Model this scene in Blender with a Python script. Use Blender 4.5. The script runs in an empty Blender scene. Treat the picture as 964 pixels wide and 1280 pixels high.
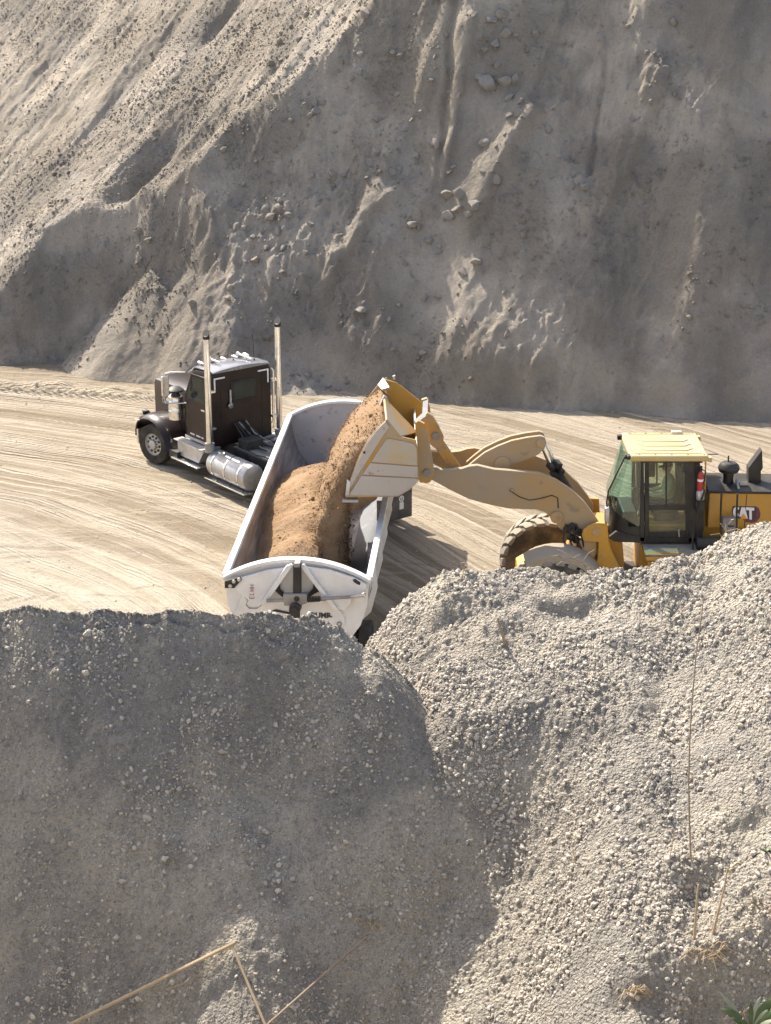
import bpy, bmesh, math, random
import numpy as np
from mathutils import Vector, Matrix, Euler
R = math.radians
random.seed(7)
rng = np.random.default_rng(7)
scene = bpy.context.scene
col = scene.collection

# ------------------------------------------------------------ camera, sky, sun, exposure
FPX, CAM_H = 2300.0, 14.7
PITCH = math.atan(804 / FPX)
cam_d = bpy.data.cameras.new('camera')
cam = bpy.data.objects.new('camera', cam_d); col.objects.link(cam)
cam.location = (0, 0, CAM_H)
cam.rotation_euler = (math.pi / 2 - PITCH, 0, 0)
cam_d.sensor_fit = 'VERTICAL'; cam_d.sensor_height = 36.0
cam_d.lens = FPX / 1280 * 36.0
cam_d.clip_start = 0.1; cam_d.clip_end = 3000
scene.camera = cam

SUN_AZ, SUN_EL = 36.0, 47.0            # degrees left of the viewing direction, above the horizon
world = bpy.data.worlds.new('World'); scene.world = world
world.use_nodes = True
wn = world.node_tree; wn.nodes.clear()
sky = wn.nodes.new('ShaderNodeTexSky'); sky.sky_type = 'NISHITA'; sky.sun_disc = False
sky.sun_elevation = R(SUN_EL); sky.sun_rotation = R(-SUN_AZ)
sky.air_density = 1.0; sky.dust_density = 3.0; sky.ozone_density = 0.6
bg = wn.nodes.new('ShaderNodeBackground'); bg.inputs['Strength'].default_value = 0.15
wo = wn.nodes.new('ShaderNodeOutputWorld')
wn.links.new(sky.outputs[0], bg.inputs[0]); wn.links.new(bg.outputs[0], wo.inputs[0])
sd = bpy.data.lights.new('sun', 'SUN'); sd.energy = 4.8; sd.angle = R(0.6); sd.color = (1.0, 0.93, 0.82)
sun = bpy.data.objects.new('sun', sd); col.objects.link(sun)
sdir = Vector((-math.sin(R(SUN_AZ)) * math.cos(R(SUN_EL)), math.cos(R(SUN_AZ)) * math.cos(R(SUN_EL)), math.sin(R(SUN_EL))))
sun.rotation_euler = sdir.to_track_quat('Z', 'Y').to_euler(); sun.location = (-30, 40, 60)
scene.view_settings.view_transform = 'Standard'; scene.view_settings.look = 'None'
scene.view_settings.exposure = 0.95; scene.view_settings.gamma = 1.0
scene.render.engine = 'CYCLES'
scene.cycles.max_bounces = 6; scene.cycles.diffuse_bounces = 3; scene.cycles.glossy_bounces = 3; scene.cycles.transparent_max_bounces = 12

# ------------------------------------------------------------ helpers
_c, _s = math.cos(PITCH), math.sin(PITCH)
def _ray(u, v):
    a, b = (u - 482) / FPX, -(v - 640) / FPX
    return Vector((a, _c + b * _s, -_s + b * _c))
def onY(u, v, Y):                       # world point on the vertical plane y = Y
    r = _ray(u, v); return Vector((0, 0, CAM_H)) + r * (Y / r.y)
def onZ(u, v, z=0.0):
    r = _ray(u, v); return Vector((0, 0, CAM_H)) + r * ((z - CAM_H) / r.z)

_perm = np.random.default_rng(3).permutation(256)
_perm = np.concatenate([_perm, _perm])
_ga = np.random.default_rng(4).uniform(0, 2 * np.pi, 256)
_gx, _gy = np.cos(_ga), np.sin(_ga)
def perlin(x, y, seed=0):
    x = np.asarray(x, float) + seed * 17.31; y = np.asarray(y, float) + seed * 9.77
    xi = np.floor(x).astype(int); yi = np.floor(y).astype(int)
    xf, yf = x - xi, y - yi
    u = xf * xf * xf * (xf * (xf * 6 - 15) + 10); v = yf * yf * yf * (yf * (yf * 6 - 15) + 10)
    def g(i, j, dx, dy):
        h = _perm[_perm[i & 255] + (j & 255)]
        return _gx[h] * dx + _gy[h] * dy
    n00 = g(xi, yi, xf, yf); n10 = g(xi + 1, yi, xf - 1, yf)
    n01 = g(xi, yi + 1, xf, yf - 1); n11 = g(xi + 1, yi + 1, xf - 1, yf - 1)
    return (n00 * (1 - u) + n10 * u) * (1 - v) + (n01 * (1 - u) + n11 * u) * v
def fbm(x, y, oct=4, seed=0, gain=0.5):
    t = 0; a = 1.0; f = 1.0
    for i in range(oct):
        t = t + a * perlin(np.asarray(x) * f, np.asarray(y) * f, seed + i * 3); a *= gain; f *= 2.03
    return t
def ridged(x, y, oct=4, seed=0):
    t = 0; a = 1.0; f = 1.0
    for i in range(oct):
        t = t + a * (1 - 2 * np.abs(perlin(np.asarray(x) * f, np.asarray(y) * f, seed + i * 3))); a *= 0.5; f *= 2.03
    return t
def sstep(a, b, x):
    t = np.clip((np.asarray(x, float) - a) / (b - a), 0, 1); return t * t * (3 - 2 * t)
def smax(a, b, k):
    h = np.clip(0.5 + 0.5 * (a - b) / k, 0, 1); return b * (1 - h) + a * h + k * h * (1 - h)
def smin(a, b, k): return -smax(-a, -b, k)

def link(o, parent=None):
    col.objects.link(o)
    if parent is not None: o.parent = parent
    return o
def tag(o, label=None, cat=None, group=None, kind=None):
    if label: o['label'] = label
    if cat: o['category'] = cat
    if group: o['group'] = group
    if kind: o['kind'] = kind
    return o
def thing(name, loc, rz, label, cat, group=None):
    o = bpy.data.objects.new(name, None); o.empty_display_size = 0.3
    o.location = loc; o.rotation_euler = (0, 0, rz)
    return tag(link(o), label, cat, group)
def np_mesh(name, V, F, mat, parent=None, smooth=True, attr=None):
    me = bpy.data.meshes.new(name)
    V = np.asarray(V, np.float32); F = np.asarray(F, np.int32); k = F.shape[1]
    me.vertices.add(len(V)); me.vertices.foreach_set('co', V.ravel())
    me.loops.add(F.size); me.loops.foreach_set('vertex_index', F.ravel())
    me.polygons.add(len(F)); me.polygons.foreach_set('loop_start', np.arange(0, F.size, k, dtype=np.int32))
    me.polygons.foreach_set('loop_total', np.full(len(F), k, np.int32))
    me.update(calc_edges=True); me.validate()
    if smooth: me.shade_smooth()
    else: me.shade_flat()
    if attr is not None:
        a = me.attributes.new('tint', 'FLOAT', 'POINT'); a.data.foreach_set('value', np.asarray(attr, np.float32))
    if mat: me.materials.append(mat)
    return link(bpy.data.objects.new(name, me), parent)
def grid_faces(nx, ny):
    i = np.arange(nx - 1)[None, :] + nx * np.arange(ny - 1)[:, None]
    return np.stack([i, i + 1, i + 1 + nx, i + nx], -1).reshape(-1, 4)
def axis_pts(*segs):                    # (start, end, step) ... nonuniform coordinate list
    out = []
    for a, b, s in segs: out.append(np.arange(a, b - 1e-9, s))
    out.append([segs[-1][1]])
    return np.concatenate(out)

class MB:
    def __init__(self, off=(0, 0, 0)): self.v = []; self.f = []; self.off = Vector(off)
    def add(self, V, F):
        n = len(self.v); self.v += [Vector(p) for p in V]; self.f += [[i + n for i in f] for f in F]; return self
    def box2(self, x0, x1, y0, y1, z0, z1, M=None):
        V = [(x, y, z) for z in (z0, z1) for y in (y0, y1) for x in (x0, x1)]
        if M is not None: V = [M @ Vector(p) for p in V]
        return self.add(V, [(0, 2, 3, 1), (4, 5, 7, 6), (0, 1, 5, 4), (2, 6, 7, 3), (0, 4, 6, 2), (1, 3, 7, 5)])
    def box(self, c, s, rot=(0, 0, 0)):
        M = Matrix.Translation(c) @ Euler(rot).to_matrix().to_4x4()
        return self.box2(-s[0] / 2, s[0] / 2, -s[1] / 2, s[1] / 2, -s[2] / 2, s[2] / 2, M)
    def prism(self, poly, axis, a, b, taper=None):
        n = len(poly); V = []
        for d in (a, b):
            for p, q in poly:
                V.append({'y': (p, d, q), 'x': (d, p, q), 'z': (p, q, d)}[axis])
        F = [list(range(n))[::-1], list(range(n, 2 * n))]
        for i in range(n): j = (i + 1) % n; F.append([i, j, n + j, n + i])
        return self.add(V, F)
    def plate(self, pts, thick):        # polygon of 3D points, extruded along its normal
        pts = [Vector(p) for p in pts]; n = len(pts); nv = Vector()
        for i in range(n): nv += pts[i].cross(pts[(i + 1) % n])
        nv.normalize()
        V = [p + nv * thick / 2 for p in pts] + [p - nv * thick / 2 for p in pts]
        F = [list(range(n)), list(range(n, 2 * n))[::-1]]
        for i in range(n): j = (i + 1) % n; F.append([i, n + i, n + j, j])
        return self.add(V, F)
    def loft(self, loops, caps=True, closed=True):
        n = len(loops[0]); V = [p for l in loops for p in l]; F = []
        for k in range(len(loops) - 1):
            for i in range(n if closed else n - 1):
                j = (i + 1) % n; F.append([k * n + i, k * n + j, (k + 1) * n + j, (k + 1) * n + i])
        if caps: F.append(list(range(n))[::-1]); F.append([(len(loops) - 1) * n + i for i in range(n)])
        return self.add(V, F)
    def cyl(self, p0, p1, r0, r1=None, n=16, caps=True):
        p0, p1 = Vector(p0), Vector(p1); r1 = r0 if r1 is None else r1
        d = (p1 - p0).normalized(); a = d.orthogonal().normalized(); b = d.cross(a)
        L = [[p + (a * math.cos(t) + b * math.sin(t)) * r for t in [2 * math.pi * k / n for k in range(n)]] for p, r in ((p0, r0), (p1, r1))]
        return self.loft(L, caps)
    def tube(self, pts, r, n=7, rs=None):
        pts = [Vector(p) for p in pts]; L = []; a = None
        for i, p in enumerate(pts):
            d = (pts[min(i + 1, len(pts) - 1)] - pts[max(i - 1, 0)]).normalized()
            if a is None: a = d.orthogonal().normalized()
            a = (a - d * a.dot(d)).normalized(); b = d.cross(a); rr = rs[i] if rs else r
            L.append([p + (a * math.cos(2 * math.pi * k / n) + b * math.sin(2 * math.pi * k / n)) * rr for k in range(n)])
        return self.loft(L)
    def lathe(self, prof, o, axis, n=32, close=False):   # prof: (radius, along)
        o = Vector(o); d = Vector(axis).normalized(); a = d.orthogonal().normalized(); b = d.cross(a)
        L = [[o + d * h + (a * math.cos(2 * math.pi * k / n) + b * math.sin(2 * math.pi * k / n)) * max(r, 1e-4) for k in range(n)] for r, h in prof]
        if close: L.append(L[0]); return self.loft(L, caps=False)
        return self.loft(L, caps=False)
    def build(self, name, mat, parent=None, bevel=0.0, sharp=35, segs=2):
        me = bpy.data.meshes.new(name)
        me.from_pydata([tuple(p - self.off) for p in self.v], [], self.f); me.validate(); me.update()
        bm = bmesh.new(); bm.from_mesh(me); bmesh.ops.recalc_face_normals(bm, faces=bm.faces); bm.to_mesh(me); bm.free()
        me.shade_smooth(); me.set_sharp_from_angle(angle=R(sharp))
        if mat: me.materials.append(mat)
        o = link(bpy.data.objects.new(name, me), parent)
        if bevel:
            m = o.modifiers.new('bevel', 'BEVEL'); m.width = bevel; m.segments = segs; m.limit_method = 'ANGLE'; m.angle_limit = R(32)
        return o
def copy_tree(o, parent=None):
    c = o.copy(); link(c, parent)
    for ch in [x for x in bpy.data.objects if x.parent is o]: copy_tree(ch, c)
    return c

# ------------------------------------------------------------ materials
class NT:
    def __init__(self, name):
        self.m = bpy.data.materials.new(name); self.m.use_nodes = True
        self.t = self.m.node_tree; self.t.nodes.clear()
        self.out = self.n('ShaderNodeOutputMaterial')
        self.co = self.n('ShaderNodeTexCoord').outputs['Object']
    def n(self, typ, **kw):
        nd = self.t.nodes.new(typ)
        for k, v in kw.items(): setattr(nd, k, v)
        return nd
    def put(self, sock, v):
        if isinstance(v, bpy.types.NodeSocket): self.t.links.new(v, sock)
        elif isinstance(v, (tuple, list)) and len(v) == 3 and sock.type == 'RGBA': sock.default_value = (*v, 1)
        else: sock.default_value = v
    def noise(self, scale, detail=4, rough=0.55, vec=None, dist=0.0):
        nd = self.n('ShaderNodeTexNoise'); self.put(nd.inputs['Vector'], vec or self.co)
        nd.inputs['Scale'].default_value = scale; nd.inputs['Detail'].default_value = detail
        nd.inputs['Roughness'].default_value = rough; nd.inputs['Distortion'].default_value = dist
        return nd.outputs['Fac']
    def vor(self, scale, vec=None, feature='F1', out='Distance'):
        nd = self.n('ShaderNodeTexVoronoi', feature=feature); self.put(nd.inputs['Vector'], vec or self.co)
        nd.inputs['Scale'].default_value = scale; return nd.outputs[out]
    def math(self, op, a, b=0.0, c=None, clamp=False):
        nd = self.n('ShaderNodeMath', operation=op); nd.use_clamp = clamp
        self.put(nd.inputs[0], a); self.put(nd.inputs[1], b)
        if c is not None: self.put(nd.inputs[2], c)
        return nd.outputs[0]
    def ramp(self, fac, a, b):          # smooth 0..1 between a and b
        nd = self.n('ShaderNodeMapRange'); nd.interpolation_type = 'SMOOTHSTEP'
        self.put(nd.inputs['Value'], fac); nd.inputs['From Min'].default_value = a; nd.inputs['From Max'].default_value = b
        return nd.outputs['Result']
    def mix(self, f, a, b, blend='MIX'):
        nd = self.n('ShaderNodeMix', data_type='RGBA'); nd.blend_type = blend
        self.put(nd.inputs[0], f); self.put(nd.inputs[6], a); self.put(nd.inputs[7], b); return nd.outputs[2]
    def map(self, scale=(1, 1, 1), rot=(0, 0, 0), vec=None):
        nd = self.n('ShaderNodeMapping'); self.put(nd.inputs[0], vec or self.co)
        nd.inputs['Scale'].default_value = scale; nd.inputs['Rotation'].default_value = rot; return nd.outputs[0]
    def bump(self, h, strength=0.5, dist=0.02, normal=None):
        nd = self.n('ShaderNodeBump'); nd.inputs['Strength'].default_value = strength; nd.inputs['Distance'].default_value = dist
        self.put(nd.inputs['Height'], h)
        if normal: self.put(nd.inputs['Normal'], normal)
        return nd.outputs[0]
    def upness(self):
        g = self.n('ShaderNodeNewGeometry'); s = self.n('ShaderNodeSeparateXYZ'); self.put(s.inputs[0], g.outputs['Normal']); return s.outputs[2]
    def attr(self, name):
        a = self.n('ShaderNodeAttribute'); a.attribute_name = name; return a.outputs['Fac']
    def princ(self, color, rough=0.9, metal=0.0, normal=None, spec=0.3, coat=0.0):
        p = self.n('ShaderNodeBsdfPrincipled')
        self.put(p.inputs['Base Color'], color); self.put(p.inputs['Roughness'], rough); self.put(p.inputs['Metallic'], metal)
        p.inputs['Specular IOR Level'].default_value = spec; p.inputs['Coat Weight'].default_value = coat
        if normal: self.put(p.inputs['Normal'], normal)
        self.t.links.new(p.outputs[0], self.out.inputs[0]); return self.m

DUST = (0.36, 0.30, 0.225)
def paint(name, c, c2=None, rough=0.45, metal=0.0, dust=0.3, up=0.5, scale=3.0, wear=None, coat=0.0, spec=0.4, bump=0.15):
    t = NT(name)
    n1 = t.noise(scale, 5, 0.62); n2 = t.noise(scale * 9, 4, 0.6)
    base = t.mix(t.ramp(n1, 0.35, 0.7), c, c2 or tuple(min(1, x * 1.15) for x in c))
    if wear: base = t.mix(t.ramp(t.noise(scale * 2.3, 6, 0.7), 0.58, 0.66), base, wear)
    f = t.math('ADD', t.math('MULTIPLY', t.ramp(t.upness(), 0.1, 0.95), up), t.math('MULTIPLY', t.ramp(n1, 0.3, 0.75), 0.6))
    f = t.math('MULTIPLY', f, t.math('ADD', t.math('MULTIPLY', n2, 1.1), 0.45)); f = t.math('MULTIPLY', f, dust, clamp=True)
    colr = t.mix(f, base, DUST)
    rr = t.math('ADD', t.math('MULTIPLY', f, 0.55), rough, clamp=True)
    mm = t.math('MULTIPLY', t.math('SUBTRACT', 1.0, f), metal)
    return t.princ(colr, rr, mm, t.bump(t.noise(scale * 14, 3), bump, 0.004), spec, coat)
def glass(name, tint, refl=0.12, dust=0.06):
    t = NT(name)
    tr = t.n('ShaderNodeBsdfTransparent'); tr.inputs[0].default_value = (*tint, 1)
    gl = t.n('ShaderNodeBsdfGlossy'); gl.inputs['Roughness'].default_value = 0.06; gl.inputs[0].default_value = (0.95, 1, 0.97, 1)
    df = t.n('ShaderNodeBsdfDiffuse'); df.inputs[0].default_value = (*DUST, 1)
    lw = t.n('ShaderNodeLayerWeight'); lw.inputs[0].default_value = 0.35
    m1 = t.n('ShaderNodeMixShader'); t.put(m1.inputs[0], t.math('ADD', t.math('MULTIPLY', lw.outputs['Facing'], 0.5), refl))
    t.t.links.new(tr.outputs[0], m1.inputs[1]); t.t.links.new(gl.outputs[0], m1.inputs[2])
    m2 = t.n('ShaderNodeMixShader'); t.put(m2.inputs[0], t.math('MULTIPLY', t.ramp(t.noise(2.2, 4), 0.35, 0.8), dust))
    t.t.links.new(m1.outputs[0], m2.inputs[1]); t.t.links.new(df.outputs[0], m2.inputs[2])
    t.t.links.new(m2.outputs[0], t.out.inputs[0]); return t.m

M = {}
M['truck'] = paint('truck_paint', (0.013, 0.0075, 0.0075), (0.020, 0.011, 0.010), 0.32, 0.0, 0.03, 0.6, 1.6, coat=0.1, spec=0.25)
M['truck_black'] = paint('black_plastic', (0.010, 0.010, 0.012), None, 0.5, 0, 0.14, 0.5, 3)
M['rubber'] = paint('tyre_rubber', (0.022, 0.021, 0.021), (0.036, 0.034, 0.032), 0.85, 0, 0.3, 0.35, 3, spec=0.2)
M['tread'] = paint('dusty_tread', (0.22, 0.21, 0.195), (0.30, 0.285, 0.26), 0.9, 0, 0.7, 0.9, 4, spec=0.15)
M['chrome'] = paint('chrome', (0.80, 0.79, 0.77), (0.66, 0.64, 0.61), 0.14, 1.0, 0.22, 0.3, 2.5)
M['alu'] = paint('dull_aluminium', (0.55, 0.55, 0.55), (0.42, 0.42, 0.42), 0.38, 0.85, 0.45, 0.5, 3)
M['steel'] = paint('grey_steel', (0.22, 0.215, 0.21), (0.32, 0.31, 0.30), 0.5, 0.5, 0.4, 0.4, 3)
M['dark'] = paint('dark_metal', (0.016, 0.016, 0.018), None, 0.55, 0.2, 0.16, 0.5, 3)
M['white'] = paint('white_paint', (0.74, 0.735, 0.72), (0.66, 0.655, 0.64), 0.4, 0, 0.26, 0.2, 1.5)
M['lining_pale'] = paint('scuffed_pale_lining', (0.40, 0.41, 0.43), (0.50, 0.51, 0.53), 0.38, 0.15, 0.25, 0.2, 1.2, wear=(0.27, 0.25, 0.245))
M['lining_shade'] = paint('shaded_scuffed_lining', (0.22, 0.235, 0.26), (0.17, 0.185, 0.21), 0.38, 0.1, 0.2, 0.2, 1.2, wear=(0.36, 0.35, 0.35))  # white lining darkened to imitate shade; the lighter scuffs are wear
M['arm'] = paint('arm_paint', (0.42, 0.27, 0.11), (0.36, 0.28, 0.18), 0.6, 0, 0.75, 0.4, 0.9, wear=(0.27, 0.20, 0.125))
M['white_plain'] = paint('white_marking', (0.75, 0.75, 0.73), None, 0.5, 0, 0.1, 0.1, 3)
M['yellow'] = paint('machine_yellow', (0.55, 0.285, 0.03), (0.48, 0.25, 0.035), 0.42, 0, 0.32, 0.6, 1.3)
M['yellow_dusty'] = paint('dusty_yellow', (0.50, 0.27, 0.05), (0.42, 0.32, 0.20), 0.6, 0, 0.85, 0.5, 1.2, wear=(0.30, 0.22, 0.13))
M['bucket'] = paint('worn_bucket_steel', (0.42, 0.39, 0.35), (0.50, 0.46, 0.41), 0.45, 0.25, 0.5, 0.3, 2.0, wear=(0.28, 0.25, 0.22))
M['red'] = paint('red_paint', (0.42, 0.03, 0.025), None, 0.4, 0, 0.2, 0.3, 3)
M['seat'] = paint('cab_interior', (0.025, 0.025, 0.026), None, 0.8, 0, 0.15, 0.3, 3)
M['text_dark'] = paint('dark_lettering', (0.03, 0.03, 0.035), None, 0.6, 0, 0.15, 0.1, 3)
M['text_red'] = paint('red_mark', (0.25, 0.03, 0.05), None, 0.6, 0, 0.15, 0.1, 3)
M['text_orange'] = paint('orange_mark', (0.75, 0.33, 0.02), None, 0.6, 0, 0.1, 0.1, 3)
M['glass_green'] = glass('green_cab_glass', (0.58, 0.80, 0.72), 0.10, 0.12)
M['glass_dark'] = glass('side_glass', (0.80, 0.84, 0.78), 0.03, 0.10)
M['glass_truck'] = paint('truck_glass', (0.016, 0.024, 0.020), (0.022, 0.032, 0.027), 0.08, 0, 0.03, 0.3, 2, spec=0.35, bump=0.0)
M['lamp'] = paint('marker_lamp', (0.72, 0.62, 0.60), None, 0.2, 0.3, 0.1, 0.2, 3)
M['skin'] = paint('skin', (0.45, 0.27, 0.19), None, 0.6, 0, 0.0, 0, 3)
M['hivis'] = paint('pale_shirt', (0.52, 0.56, 0.40), (0.58, 0.60, 0.50), 0.85, 0, 0.1, 0.2, 3)
M['jeans'] = paint('dark_trousers', (0.05, 0.06, 0.09), None, 0.9, 0, 0.1, 0.2, 3)
M['hair'] = paint('dark_cap', (0.04, 0.03, 0.025), None, 0.85, 0, 0.05, 0.2, 3)
def tub_inner():
    t = NT('scoured_tub_steel')
    v = t.map((0.5, 4, 4))
    n1 = t.noise(2.5, 6, 0.65, v); n2 = t.noise(0.9, 4, 0.6); n3 = t.noise(9, 5, 0.7)
    c = t.mix(t.ramp(n1, 0.35, 0.68), (0.19, 0.17, 0.165), (0.36, 0.34, 0.335))
    c = t.mix(t.math('MULTIPLY', t.ramp(n2, 0.48, 0.62), 0.55), c, (0.17, 0.135, 0.125))
    c = t.mix(t.math('MULTIPLY', t.ramp(n3, 0.62, 0.72), 0.5), c, (0.5, 0.47, 0.46))
    return t.princ(c, t.math('ADD', t.math('MULTIPLY', n1, 0.3), 0.28), 0.45, t.bump(n1, 0.2, 0.01), 0.4)
M['tub'] = tub_inner()
def sand_mat():
    t = NT('brown_sand')
    n1 = t.noise(1.1, 6, 0.65); n2 = t.noise(26, 5, 0.7)
    c = t.mix(t.ramp(n1, 0.35, 0.66), (0.25, 0.160, 0.090), (0.305, 0.208, 0.125))
    c = t.mix(t.math('MULTIPLY', t.ramp(n2, 0.45, 0.8), 0.3), c, (0.25, 0.16, 0.095))
    h = t.math('ADD', t.math('MULTIPLY', t.noise(14, 5, 0.7), 1.0), t.math('MULTIPLY', n2, 0.5))
    return t.princ(c, 0.95, 0, t.bump(h, 0.7, 0.05), 0.1)
M['sand'] = sand_mat()
def soil_mat():                         # the stockpile: grey-buff quarry fines, darker and paler patches at random
    t = NT('stockpile_fines')
    w = t.map((1, 1, 1), (0, 0, 0))
    big = t.noise(0.16, 5, 0.6, w, 0.6); mid = t.noise(0.55, 6, 0.65, w, 0.4); fin = t.noise(7, 6, 0.75); gr = t.noise(30, 3, 0.7)
    c = t.mix(t.ramp(big, 0.40, 0.60), (0.385, 0.335, 0.272), (0.475, 0.405, 0.315))
    c = t.mix(t.math('MULTIPLY', t.ramp(mid, 0.53, 0.61), 0.65), c, (0.44, 0.365, 0.285))
    c = t.mix(t.math('MULTIPLY', t.ramp(mid, 0.47, 0.39), 0.4), c, (0.31, 0.28, 0.25))
    c = t.mix(t.math('MULTIPLY', t.ramp(fin, 0.45, 0.75), 0.35), c, (0.26, 0.24, 0.215))
    c = t.mix(t.math('MULTIPLY', t.ramp(gr, 0.5, 0.7), 0.5), c, (0.50, 0.455, 0.39))
    sp = t.noise(11, 7, 0.85)
    c = t.mix(t.math('MULTIPLY', t.ramp(sp, 0.52, 0.64), 0.4), c, (0.25, 0.22, 0.185))
    c = t.mix(t.math('MULTIPLY', t.ramp(sp, 0.46, 0.37), 0.55), c, (0.52, 0.465, 0.39))
    rough_zone = t.ramp(t.noise(0.33, 3), 0.36, 0.6)
    h = t.math('MULTIPLY', t.math('ADD', t.noise(5, 8, 0.8), t.math('MULTIPLY', t.noise(16, 5, 0.8), 0.8)), t.math('ADD', t.math('MULTIPLY', rough_zone, 0.8), 0.45))
    return t.princ(c, 0.97, 0, t.bump(h, 1.0, 0.16), 0.1)
M['soil'] = soil_mat()
TRK = (-18.5, 27.0)
def ground_mat():
    t = NT('pit_floor')
    sep = t.n('ShaderNodeSeparateXYZ'); t.put(sep.inputs[0], t.co)
    dx = t.math('SUBTRACT', sep.outputs[0], TRK[0]); dy = t.math('SUBTRACT', sep.outputs[1], TRK[1])
    wob = t.math('MULTIPLY', t.math('SUBTRACT', t.noise(0.10, 2), 0.5), 1.2)
    r = t.math('ADD', t.math('SQRT', t.math('ADD', t.math('MULTIPLY', dx, dx), t.math('MULTIPLY', dy, dy))), wob)
    th = t.math('ARCTAN2', dy, dx)
    def pol(a, b):
        cb = t.n('ShaderNodeCombineXYZ'); t.put(cb.inputs[0], t.math('MULTIPLY', r, a)); t.put(cb.inputs[1], t.math('MULTIPLY', th, b)); return cb.outputs[0]
    s1 = t.noise(1.0, 4, 0.6, pol(1.1, 0.9)); s2 = t.noise(1.0, 4, 0.7, pol(6.0, 1.1)); s3 = t.noise(1.0, 3, 0.7, pol(24.0, 5.0))
    big = t.noise(0.13, 4, 0.55)
    c = t.mix(t.ramp(s1, 0.42, 0.58), (0.28, 0.225, 0.155), (0.48, 0.405, 0.305))
    c = t.mix(t.math('MULTIPLY', t.ramp(s2, 0.54, 0.62), 0.8), c, (0.54, 0.465, 0.365))
    c = t.mix(t.math('MULTIPLY', t.ramp(s2, 0.46, 0.36), 0.7), c, (0.19, 0.15, 0.105))
    c = t.mix(t.math('MULTIPLY', t.ramp(s3, 0.5, 0.66), 0.4), c, (0.22, 0.175, 0.125))
    # pale dry fines on the inside of the bend
    inner = t.ramp(t.math('ADD', r, t.math('MULTIPLY', t.noise(0.5, 4), 3.0)), 21.0, 17.0)
    c = t.mix(t.math('MULTIPLY', inner, t.math('ADD', 0.45, t.math('MULTIPLY', t.ramp(s1, 0.4, 0.6), 0.45))), c, (0.54, 0.475, 0.38))
    c = t.mix(t.math('MULTIPLY', t.ramp(t.noise(3.2, 6, 0.75), 0.55, 0.75), 0.4), c, (0.27, 0.225, 0.17))
    c = t.mix(t.math('MULTIPLY', t.ramp(big, 0.55, 0.75), 0.3), c, (0.33, 0.29, 0.235))
    tread = t.n('ShaderNodeTexWave'); tread.wave_type = 'BANDS'; tread.inputs['Scale'].default_value = 1.0
    tread.inputs['Distortion'].default_value = 1.5; tread.inputs['Detail'].default_value = 1.0
    t.put(tread.inputs['Vector'], pol(3.0, 42.0))
    dx2 = t.math('SUBTRACT', sep.outputs[0], -9.0); dy2 = t.math('SUBTRACT', sep.outputs[1], 12.0)
    r2 = t.math('ADD', t.math('SQRT', t.math('ADD', t.math('MULTIPLY', dx2, dx2), t.math('MULTIPLY', dy2, dy2))), wob)
    th2 = t.math('ARCTAN2', dy2, dx2)
    def pol2(a, b):
        cb = t.n('ShaderNodeCombineXYZ'); t.put(cb.inputs[0], t.math('MULTIPLY', r2, a)); t.put(cb.inputs[1], t.math('MULTIPLY', th2, b)); return cb.outputs[0]
    x2 = t.noise(1.0, 4, 0.7, pol2(5.0, 2.5)); xm = t.ramp(t.noise(0.28, 3, 0.6), 0.45, 0.58)
    c = t.mix(t.math('MULTIPLY', t.math('MULTIPLY', t.ramp(x2, 0.53, 0.60), 0.45), xm), c, (0.52, 0.45, 0.35))
    c = t.mix(t.math('MULTIPLY', t.math('MULTIPLY', t.ramp(x2, 0.47, 0.40), 0.45), xm), c, (0.22, 0.175, 0.12))
    grit = t.noise(26, 4, 0.8)
    c = t.mix(t.math('MULTIPLY', t.ramp(grit, 0.52, 0.72), 0.55), c, (0.20, 0.165, 0.12))
    c = t.mix(t.math('MULTIPLY', t.ramp(grit, 0.46, 0.30), 0.45), c, (0.58, 0.51, 0.41))
    h = t.math('ADD', t.math('MULTIPLY', s2, 0.8), t.math('MULTIPLY', s3, 0.5))
    h = t.math('ADD', h, t.math('ADD', t.math('MULTIPLY', t.math('MULTIPLY', x2, xm), 0.9), t.math('MULTIPLY', grit, 0.35)))
    h = t.math('ADD', h, t.math('MULTIPLY', t.noise(9, 6, 0.75), 0.6))
    h = t.math('ADD', h, t.math('MULTIPLY', t.math('MULTIPLY', tread.outputs['Fac'], t.ramp(t.noise(1.0, 2, 0.5, pol(1.1, 1.0)), 0.48, 0.56)), 0.5))
    return t.princ(c, 0.96, 0, t.bump(h, 1.0, 0.10), 0.1)
M['ground'] = ground_mat()
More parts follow.
